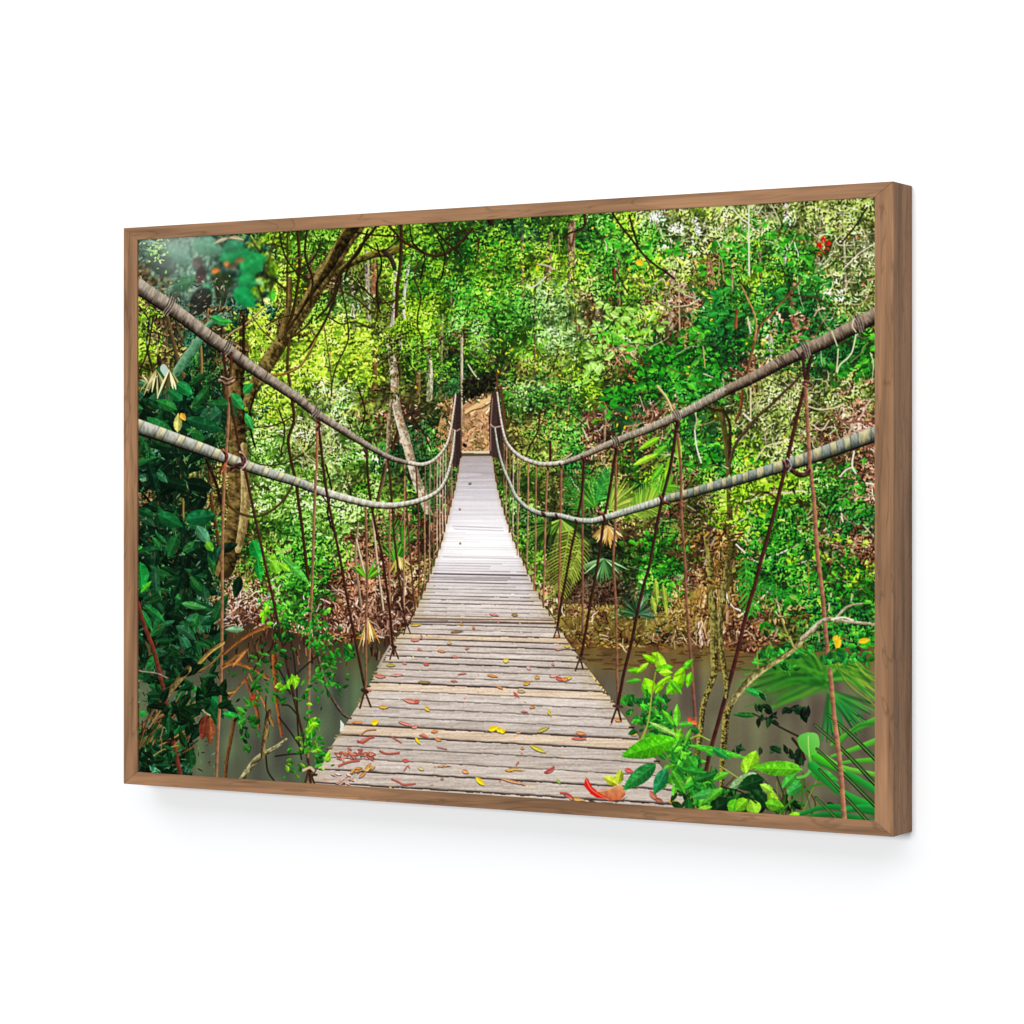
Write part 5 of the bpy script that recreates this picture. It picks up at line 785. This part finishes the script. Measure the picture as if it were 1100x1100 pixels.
stroke([(808, 766, 1.4), (825, 774, 1.6), (840, 782, 2), (858, 791, 2.2)], 0, '34281c'); sprinkle(['0c1c10', '12301c', '1c4828'], [(820, 762, 14, 10, 10, 8, 14), (855, 764, 14, 9, 10, 9, 18), (838, 805, 14, 6, 10, 7, 13), (856, 812, 10, 7, 8, 8, 14), (792, 805, 6, 4, 3, 8, 12), (828, 775, 8, 5, 5, 7, 12)], (.4, .55))
stroke([(851, 793), (860, 805), (864, 815)], 3, '34241c')
# spotted stems
def spotted(P, seed):
    stroke(P, 0, bark('2c2410', 'a89c50', seed, -1, 1.5, .9))
spotted([(767, 705, 7), (767, 722, 7), (761, 740, 6), (756, 755, 6), (753, 775, 6), (751, 796, 6), (748, 815, 5)], 101); spotted([(773, 695, 4), (777, 715, 5), (780, 735, 5), (780, 748, 4)], 102)
spotted([(786, 752, 6), (780, 768, 7), (778, 790, 7), (776, 812, 6), (775, 845, 5)], 103); stroke([(864, 684, 6), (856, 693, 6), (847, 701, 6), (830, 712, 6), (812, 724, 7), (798, 738, 7), (786, 753, 7)], 0, bark('4a4220', 'c8bc80', 104, 1, .8))
stroke([(862, 686, 6), (872, 677, 5.5), (880, 669, 5), (888, 665, 4.5), (897, 666, 4), (915, 668, 3.4), (942, 671, 3)], 0, bark('6c6040', 'd8d0b4', 105, 1, .6)); stroke([(896, 666, 3.4), (903, 658, 3), (911, 651, 2.6), (926, 648, 1.8)], 0, bark('6c6040', 'd8d0b4', 106, 1, .6)); stroke([(893, 665), (905, 663), (916, 666)], 2, 'ece0c8'); stroke([(848, 684), (852, 694)], 2, 'b0a858'); stroke([(813, 700), (814, 718)], 1.4, '98904c')
# bright sapling above the river
bl = ['7cd820', '58c028', '98e038', '48b030', '38a034']
for b, t, w, c in [((706, 712), (690, 703), 7, 0), ((710, 708), (700, 701), 8, 0), ((712, 722), (706, 700), 12, 2), ((722, 716), (704, 720), 9, 1), ((700, 745), (692, 728), 16, 0), ((716, 745), (736, 725), 14, 1), ((726, 735), (734, 716), 12, 0), ((690, 720), (674, 720), 7, 1), ((688, 730), (672, 732), 5, 4), ((704, 744), (714, 728), 8, 0), ((720, 730), (732, 745), 7, 3), ((708, 722), (722, 722), 8, 2), ((696, 712), (684, 722), 6, 2), ((735, 718), (744, 708), 8, 3), ((690, 735), (698, 748), 9, 1), ((720, 726), (712, 734), 6, 0), ((742, 722), (738, 738), 8, 1)]: bigleaf(b, t, w, bl[c])
stroke([(704, 722), (700, 745), (697, 770), (692, 790)], 1.6, '8c9430'); stroke([(735, 722), (716, 730), (702, 742)], 1.2, '6c9030')
sprinkle(['1c7c34', '2c9c3c', '146428', '38ac3c', '0f5024'], [(700, 755, 22, 10, 32, 6, 12), (690, 772, 18, 14, 34, 6, 12), (712, 775, 14, 12, 22, 6, 12), (672, 752, 8, 6, 9, 6, 10), (705, 790, 14, 8, 16, 7, 12)], (.45, .7)); stroke([(700, 745), (696, 775), (688, 795)], 1.6, 'a8a048')
# sapling with the large leaves
sprinkle(['0c2c14', '12401c', '0a2010', '1a5a26'], [(790, 862, 40, 12, 34, 9, 17), (840, 866, 30, 8, 22, 9, 16), (745, 858, 20, 10, 18, 9, 15), (735, 830, 16, 16, 18, 8, 14)], (.35, .55))
for i in range(16):
    x = rng.uniform(745, 880); stroke([(x, 880), (x + rng.normal(0, 6), 860), (x + rng.normal(0, 14), rng.uniform(822, 848))], rng.uniform(.8, 1.6), C(['1c3814', '3c5c20', '4c3c1c', '6c8c38'][i % 4]))
for P, w, c in [([(748, 868), (742, 845), (735, 815), (728, 795), (724, 782)], 2.4, '5c7828'), ([(744, 845), (752, 825), (745, 800), (738, 788)], 1.8, '4c6c24'), ([(742, 850), (733, 832), (731, 812)], 1.6, '6c5828'), ([(727, 783), (722, 800), (720, 815)], 1.6, '6c9c30'), ([(738, 795), (750, 790), (762, 795)], 1.4, '8cb840')]: stroke(P, w, C(c), shade=.3)
sprinkle(['1c7c30', '2c9438', '145c28', '48a838'], [(725, 808, 14, 14, 22, 9, 15), (735, 825, 16, 14, 22, 9, 16), (750, 840, 18, 16, 26, 10, 18), (725, 838, 14, 10, 12, 10, 16), (760, 855, 26, 10, 22, 10, 18), (735, 800, 10, 8, 10, 8, 13)], (.4, .6))
for b, t, w, c in [((725, 794), (667, 812), 23, '3cb028'), ((727, 790), (697, 775), 6, '90c868'), ((704, 820), (669, 848), 17, '1e7c40'), ((716, 825), (702, 853), 14, '1c7c50'), ((722, 828), (736, 852), 9, '3c9c38'), ((727, 779), (727, 756), 8, '58c040'), ((723, 778), (711, 762), 7, '48b838'), ((729, 778), (746, 777), 6, '40b048'), ((728, 795), (731, 782), 9, '60c038'), ((735, 800), (742, 782), 5, '48a038'), ((740, 828), (752, 812), 12, '1c6c34'), ((745, 835), (738, 812), 10, '2c8c38'), ((746, 838), (770, 830), 10, '186830')]: bigleaf(b, t, w, c)
leaves([741, 746], [773, 776], 6, 5, .5, np.array([C('e04828'), C('e06838')]))
for b, t, w, c in [((740, 800), (803, 814), 8, '40b840'), ((765, 803), (784, 815), 9, '209048'), ((758, 806), (766, 812), 6, '30a040'), ((740, 812), (748, 826), 12, '2c9c3c'), ((736, 826), (756, 830), 10, '1f8838'), ((803, 826), (812, 806), 17, '80cc30'), ((801, 830), (798, 815), 9, '90d838'), ((861, 826), (808, 824), 17, '50b830'), ((812, 830), (781, 848), 12, '7ca878'), ((820, 836), (792, 846), 18, '0f4020'), ((764, 872), (784, 858), 22, '0c3018'), ((808, 848), (834, 872), 13, '0f3c20'), ((770, 850), (742, 856), 10, '389c50'),
 ((790, 858), (785, 874), 14, '48b030'), ((802, 858), (790, 870), 14, '68c030'), ((812, 874), (806, 858), 16, '88d040'), ((832, 866), (826, 846), 11, '90cc38'), ((822, 862), (842, 866), 14, '58b030'), ((846, 876), (864, 874), 7, '78d038'), ((858, 838), (852, 848), 12, '28a048'), ((776, 846), (756, 862), 9, '48a840'), ((764, 866), (744, 874), 9, '70c040'), ((830, 850), (816, 842), 9, '88cc48'), ((870, 828), (900, 838), 14, '289c40'), ((845, 852), (862, 842), 12, '2c9048'), ((840, 845), (855, 830), 10, '38a848')]: bigleaf(b, t, w, c)
stroke([(775, 845), (795, 850), (812, 862)], 1.6, '1c2810'); stroke([(773, 822), (785, 830), (797, 838)], 1.4, '98a858'); stroke([(838, 872), (850, 860), (870, 845), (892, 840)], 2.2, '2c7c30'); stroke([(862, 830), (861, 868)], 2, '3c6c28'); stroke([(868, 808), (871, 822), (866, 832), (856, 835)], 3, '58b858')
fill(smooth([(868, 786), (877, 788), (880, 797), (878, 806), (871, 812), (863, 808), (857, 799), (858, 790), (868, 786)], 5), lambda mx, my: C('54b858') + (np.clip((785 + 14 - my)/14, -1, 1))[..., None]*12 + (mx - 868)[..., None]*.9)
stroke([(869, 812), (868, 800), (868, 790)], 1, 'a8e080')
# blades of the fan palm at the lower right edge
for P, w, c in [([(893, 800), (915, 785), (942, 772)], (4, 7), '3c9c3c'), ([(893, 812), (915, 805), (942, 795)], (3, 7), '48a844'), ([(898, 820), (920, 817), (942, 816)], (3, 6), '40a43c'), ([(880, 818), (905, 828), (942, 850)], (7, 8), '1c8c40'), ([(872, 822), (905, 852), (942, 868)], (10, 8), '189040'), ([(885, 812), (905, 824), (942, 832)], (5, 5), '58b048'), ([(860, 874), (890, 866), (942, 872)], (4, 7), '0f7c38'), ([(862, 878), (895, 874), (942, 884)], (4, 8), '127438'), ([(875, 812), (893, 822), (906, 828)], (8, 4), '30b038'), ([(900, 800), (920, 780), (942, 775)], (2, 5), '2c8838'), ([(905, 870), (925, 866), (942, 868)], 5, '159048')]: stroke(P, w, C(c), shade=.2, edge=1.4)
for P, w in [([(875, 778), (905, 805), (942, 844)], (3, 5)), ([(889, 767), (912, 787), (942, 817)], (3, 5)), ([(877, 804), (905, 830), (942, 867)], (3, 5)), ([(880, 826), (903, 850), (934, 884)], (3, 4)), ([(876, 856), (888, 868), (904, 884)], (3, 3))]:
    stroke(P, w, bark('061008', '2c6434', 7, 1, .2)); stroke([(p[0] - .3, p[1] + .3) for p in P], .8, '7ca85c')
hang([(891, 720), (894.5, 757.7), (898, 790), (902, 821), (907, 888)], (4.8, 5.4), '9c6c50', 12)

# haze of the sun coming in at the upper left corner of the picture
g = np.exp(-(((MX - 190)/44)**2 + ((MY - 252)/46)**2)); g2 = np.exp(-(((MX - 190)/20)**2 + ((MY - 262)/20)**2))
a = (.48*g + .18*g2)[..., None]; img = img*(1 - a) + np.array([176, 200, 186])*a
# photographic sharpening of the print
img = blur(img, .75); img = np.clip(img + .6*(img - blur(img, 1.7)), 0, 255)
ex = np.maximum(img[..., 1] - np.maximum(img[..., 0], img[..., 2]), 0); img[..., 0] += .14*ex; img[..., 2] -= .16*ex; img[..., 1] += .0*ex
v = np.clip(img/255, 0, 1); v = v + .16*(v*v*(3 - 2*v) - v)*1.3 - .018*(1 - v)**6
gray = v.mean(2, keepdims=True); img = (np.clip(gray + (v - gray)*.99, 0, 1)*255).astype(np.float32)

# ================================================================ the scene
scene = bpy.context.scene
world = bpy.data.worlds.new('World'); scene.world = world; world.use_nodes = True
world.node_tree.nodes['Background'].inputs[0].default_value = (1, 1, 1, 1); world.node_tree.nodes['Background'].inputs[1].default_value = WORLD
scene.view_settings.view_transform = 'Standard'; scene.view_settings.look = 'None'; scene.view_settings.exposure = 0; scene.view_settings.gamma = 1; scene.view_settings.use_curve_mapping = False
col = scene.collection

def new_mat(name):
    m = bpy.data.materials.new(name); m.use_nodes = True; nt = m.node_tree; return m, nt, nt.nodes['Principled BSDF']

# wall
m_wall, nt, b = new_mat('white_wall')
b.inputs['Roughness'].default_value = .9; b.inputs['Specular IOR Level'].default_value = .1; b.inputs['Base Color'].default_value = (.786, .8, .81, 1)
me = bpy.data.meshes.new('wall'); W2 = 9
me.from_pydata([(-W2, FD, -W2), (W2, FD, -W2), (W2, FD, W2), (-W2, FD, W2), (-W2, FD + .12, -W2), (W2, FD + .12, -W2), (W2, FD + .12, W2), (-W2, FD + .12, W2)], [], [(0, 1, 2, 3), (5, 4, 7, 6), (4, 0, 3, 7), (1, 5, 6, 2), (3, 2, 6, 7), (4, 5, 1, 0)])
wall = bpy.data.objects.new('wall', me); col.objects.link(wall); me.materials.append(m_wall); wall['kind'] = 'structure'; wall['label'] = 'plain white wall behind the framed picture'

# framed picture
root = bpy.data.objects.new('framed_picture', None); col.objects.link(root); root.location = (0, FD, -FH/2); root.empty_display_size = .2
root['label'] = 'wooden framed photo print of a rope and plank bridge in jungle on white wall'; root['category'] = 'framed picture'
OFF = np.array([0, -FD, FH/2])           # rails and print are modelled about the picture's centre

def wood(name, level, seed, base):
    m, nt, b = new_mat(name); N = nt.nodes.new; L = nt.links.new
    tc = N('ShaderNodeTexCoord'); mp = N('ShaderNodeMapping'); L(tc.outputs['Object'], mp.inputs[0])
    mp.inputs['Location'].default_value = (seed*3.1, seed*1.7, seed*2.3)
    s = (2.2, 34, 34) if level else (34, 34, 2.2); mp.inputs['Scale'].default_value = s
    n1_ = N('ShaderNodeTexNoise'); n1_.inputs['Scale'].default_value = 1.6; n1_.inputs['Detail'].default_value = 7; n1_.inputs['Distortion'].default_value = .9; L(mp.outputs[0], n1_.inputs[0])
    mp2 = N('ShaderNodeMapping'); L(tc.outputs['Object'], mp2.inputs[0]); mp2.inputs['Scale'].default_value = (9, 260, 260) if level else (260, 260, 9)
    n2_ = N('ShaderNodeTexNoise'); n2_.inputs['Scale'].default_value = 1.5; n2_.inputs['Detail'].default_value = 3; L(mp2.outputs[0], n2_.inputs[0])
    mp3 = N('ShaderNodeMapping'); L(tc.outputs['Object'], mp3.inputs[0]); mp3.inputs['Location'].default_value = (seed*1.3, 0, seed*.9); mp3.inputs['Scale'].default_value = (3.2, 22, 22) if level else (22, 22, 3.2)
    wv = N('ShaderNodeTexNoise'); wv.inputs['Scale'].default_value = 1.0; wv.inputs['Detail'].default_value = 2; wv.inputs['Distortion'].default_value = 2.4; L(mp3.outputs[0], wv.inputs[0])
    r1 = N('ShaderNodeValToRGB'); e = r1.color_ramp.elements; bb = np.array(base)
    e[0].position = .3; e[0].color = (*(bb*.62), 1); e[1].position = .7; e[1].color = (*(bb*1.22), 1); k = e.new(.5); k.color = (*bb, 1); L(n1_.outputs[0], r1.inputs[0])
    # thin dark growth lines where the slow noise crosses its middle value
    ln = N('ShaderNodeMath'); ln.operation = 'SUBTRACT'; ln.inputs[1].default_value = .5; L(wv.outputs[0], ln.inputs[0])
    ab = N('ShaderNodeMath'); ab.operation = 'ABSOLUTE'; L(ln.outputs[0], ab.inputs[0])
    mr = N('ShaderNodeMapRange'); mr.inputs['From Min'].default_value = 0; mr.inputs['From Max'].default_value = .022; mr.inputs['To Min'].default_value = .7; mr.inputs['To Max'].default_value = 1; L(ab.outputs[0], mr.inputs[0])
    mf = N('ShaderNodeMapRange'); mf.inputs['From Min'].default_value = .3; mf.inputs['From Max'].default_value = .7; mf.inputs['To Min'].default_value = .86; mf.inputs['To Max'].default_value = 1.1; L(n2_.outputs[0], mf.inputs[0])
    mu = N('ShaderNodeMath'); mu.operation = 'MULTIPLY'; L(mr.outputs[0], mu.inputs[0]); L(mf.outputs[0], mu.inputs[1])
    mp4 = N('ShaderNodeMapping'); L(tc.outputs['Object'], mp4.inputs[0]); mp4.inputs['Location'].default_value = (seed*2.7, seed, seed*4.1); mp4.inputs['Scale'].default_value = (3.5, 12, 12) if level else (12, 12, 3.5)
    n4 = N('ShaderNodeTexNoise'); n4.inputs['Scale'].default_value = 1.3; n4.inputs['Detail'].default_value = 2; L(mp4.outputs[0], n4.inputs[0])
    m4 = N('ShaderNodeMapRange'); m4.inputs['From Min'].default_value = .3; m4.inputs['From Max'].default_value = .65; m4.inputs['To Min'].default_value = .74; m4.inputs['To Max'].default_value = 1.08; L(n4.outputs[0], m4.inputs[0])
    mu2 = N('ShaderNodeMath'); mu2.operation = 'MULTIPLY'; L(mu.outputs[0], mu2.inputs[0]); L(m4.outputs[0], mu2.inputs[1]); mu = mu2
    vm = N('ShaderNodeVectorMath'); vm.operation = 'SCALE'; L(r1.outputs[0], vm.inputs[0]); L(mu.outputs[0], vm.inputs['Scale']); L(vm.outputs[0], b.inputs['Base Color'])
    b.inputs['Roughness'].default_value = .6; b.inputs['Specular IOR Level'].default_value = .1
    bp = N('ShaderNodeBump'); bp.inputs['Strength'].default_value = .12; bp.inputs['Distance'].default_value = .001; L(n2_.outputs[0], bp.inputs['Height']); L(bp.outputs[0], b.inputs['Normal'])
    return m
w, h = FW/2, FH/2; BASE = WOODC
def rail(name, o0, o1, i1, i0, level, seed, label):
    """a mitred bar: outer edge o0-o1, inner edge i1-i0 on the face, going FD deep"""
    pts = [o0, o1, i1, i0]
    v = [(p[0], 0, p[1]) for p in pts] + [(p[0], FD - .0004, p[1]) for p in pts]
    me = bpy.data.meshes.new(name); me.from_pydata([tuple(np.array(a) + OFF) for a in v], [], [(3, 2, 1, 0), (4, 5, 6, 7), (0, 1, 5, 4), (1, 2, 6, 5), (2, 3, 7, 6), (3, 0, 4, 7)])
    o = bpy.data.objects.new(name, me); col.objects.link(o); o.parent = root; me.materials.append(wood('walnut_' + name, level, seed, BASE))
    import bmesh
    bm = bmesh.new(); bm.from_mesh(me); bmesh.ops.recalc_face_normals(bm, faces=bm.faces)
    bmesh.ops.bevel(bm, geom=list(bm.edges), offset=.0006, segments=2, affect='EDGES'); bm.to_mesh(me); bm.free()
    o['label'] = label; return o
g = .00012
rail('top_rail', (-w, h), (w, h), (w - RS, h - RT), (-w + RS, h - RT), True, 1, 'upper wooden rail of the frame')
rail('bottom_rail', (w, -h), (-w, -h), (-w + RS, -h + RT), (w - RS, -h + RT), True, 2, 'lower wooden rail of the frame')
rail('side_rail', (-w, -h), (-w, h), (-w + RS, h - RT), (-w + RS, -h + RT), False, 3, 'far left wooden upright of the frame')
rail('side_rail', (w, h), (w, -h), (w - RS, -h + RT), (w - RS, h - RT), False, 4, 'near right wooden upright of the frame')

# the print: a thin board whose face carries the picture as point colours
nx, ny = CW, CH
xs = np.linspace(-PX - .0003, PX + .0003, nx); zs = np.linspace(PZ + .0003, -PZ - .0003, ny)
co = np.empty((ny, nx, 3), np.float32); co[..., 0] = xs[None]; co[..., 1] = RECESS; co[..., 2] = zs[:, None]
back = np.array([(xs[0], RECESS + .004, zs[0]), (xs[-1], RECESS + .004, zs[0]), (xs[-1], RECESS + .004, zs[-1]), (xs[0], RECESS + .004, zs[-1])], np.float32)
V = np.concatenate([co.reshape(-1, 3), back]) + OFF.astype(np.float32)
i = np.arange((ny - 1)*(nx - 1)); r, c = i//(nx - 1), i % (nx - 1); a0 = r*nx + c
F = np.stack([a0, a0 + nx, a0 + nx + 1, a0 + 1], 1)
B0 = nx*ny; cn = [0, nx - 1, nx*ny - 1, nx*(ny - 1)]
F = np.concatenate([F, np.array([(B0, B0 + 1, B0 + 2, B0 + 3)])]).astype(np.int32)
me = bpy.data.meshes.new('photo_print'); me.vertices.add(len(V)); me.vertices.foreach_set('co', V.ravel())
me.loops.add(len(F)*4); me.loops.foreach_set('vertex_index', F.ravel())
me.polygons.add(len(F)); me.polygons.foreach_set('loop_start', np.arange(len(F), dtype=np.int32)*4); me.update(calc_edges=True); me.validate()
at = me.color_attributes.new('picture', 'FLOAT_COLOR', 'POINT')
s = img/255.0; lin = np.where(s <= .04045, s/12.92, ((s + .055)/1.055)**2.4)
ca = np.ones((len(V), 4), np.float32); ca[:nx*ny, :3] = (lin*INK).reshape(-1, 3); ca[nx*ny:, :3] = .6
at.data.foreach_set('color', ca.ravel())
pr_o = bpy.data.objects.new('photo_print', me); col.objects.link(pr_o); pr_o.parent = root
m_pr, nt, b = new_mat('printed_picture'); an = nt.nodes.new('ShaderNodeAttribute'); an.attribute_name = 'picture'; nt.links.new(an.outputs['Color'], b.inputs['Base Color'])
b.inputs['Roughness'].default_value = .5; b.inputs['Specular IOR Level'].default_value = .02; me.materials.append(m_pr)
pr_o['label'] = 'flat colour print of a jungle suspension bridge with plank deck'

# lamps of the studio
def area(name, loc, target, sx, sy, power):
    l = bpy.data.lights.new(name, 'AREA'); l.shape = 'RECTANGLE'; l.size = sx; l.size_y = sy; l.energy = power; l.color = (1, 1, 1)
    o = bpy.data.objects.new(name, l); col.objects.link(o); o.location = loc
    from mathutils import Vector
    o.rotation_euler = (Vector(target) - Vector(loc)).to_track_quat('-Z', 'Y').to_euler(); return o
area('front_softbox', (.6, -9, .5), (0, 0, 0), 2.0, 2.0, FRONT)
area('overhead_softbox', (.0, -2.6, 3.2), (0, 0, -.3), 10, 4.2, TOP)

# camera
cd = bpy.data.cameras.new('camera'); cam = bpy.data.objects.new('camera', cd); col.objects.link(cam); scene.camera = cam
cam.location = CAMP; cam.rotation_euler = (math.pi/2, 0, -YAW); cd.sensor_width = 36; cd.lens = FPX/1100*36; cd.shift_y = -(550 - HOR)/1100; cd.clip_end = 100
scene.render.resolution_x = 1024; scene.render.resolution_y = 1024
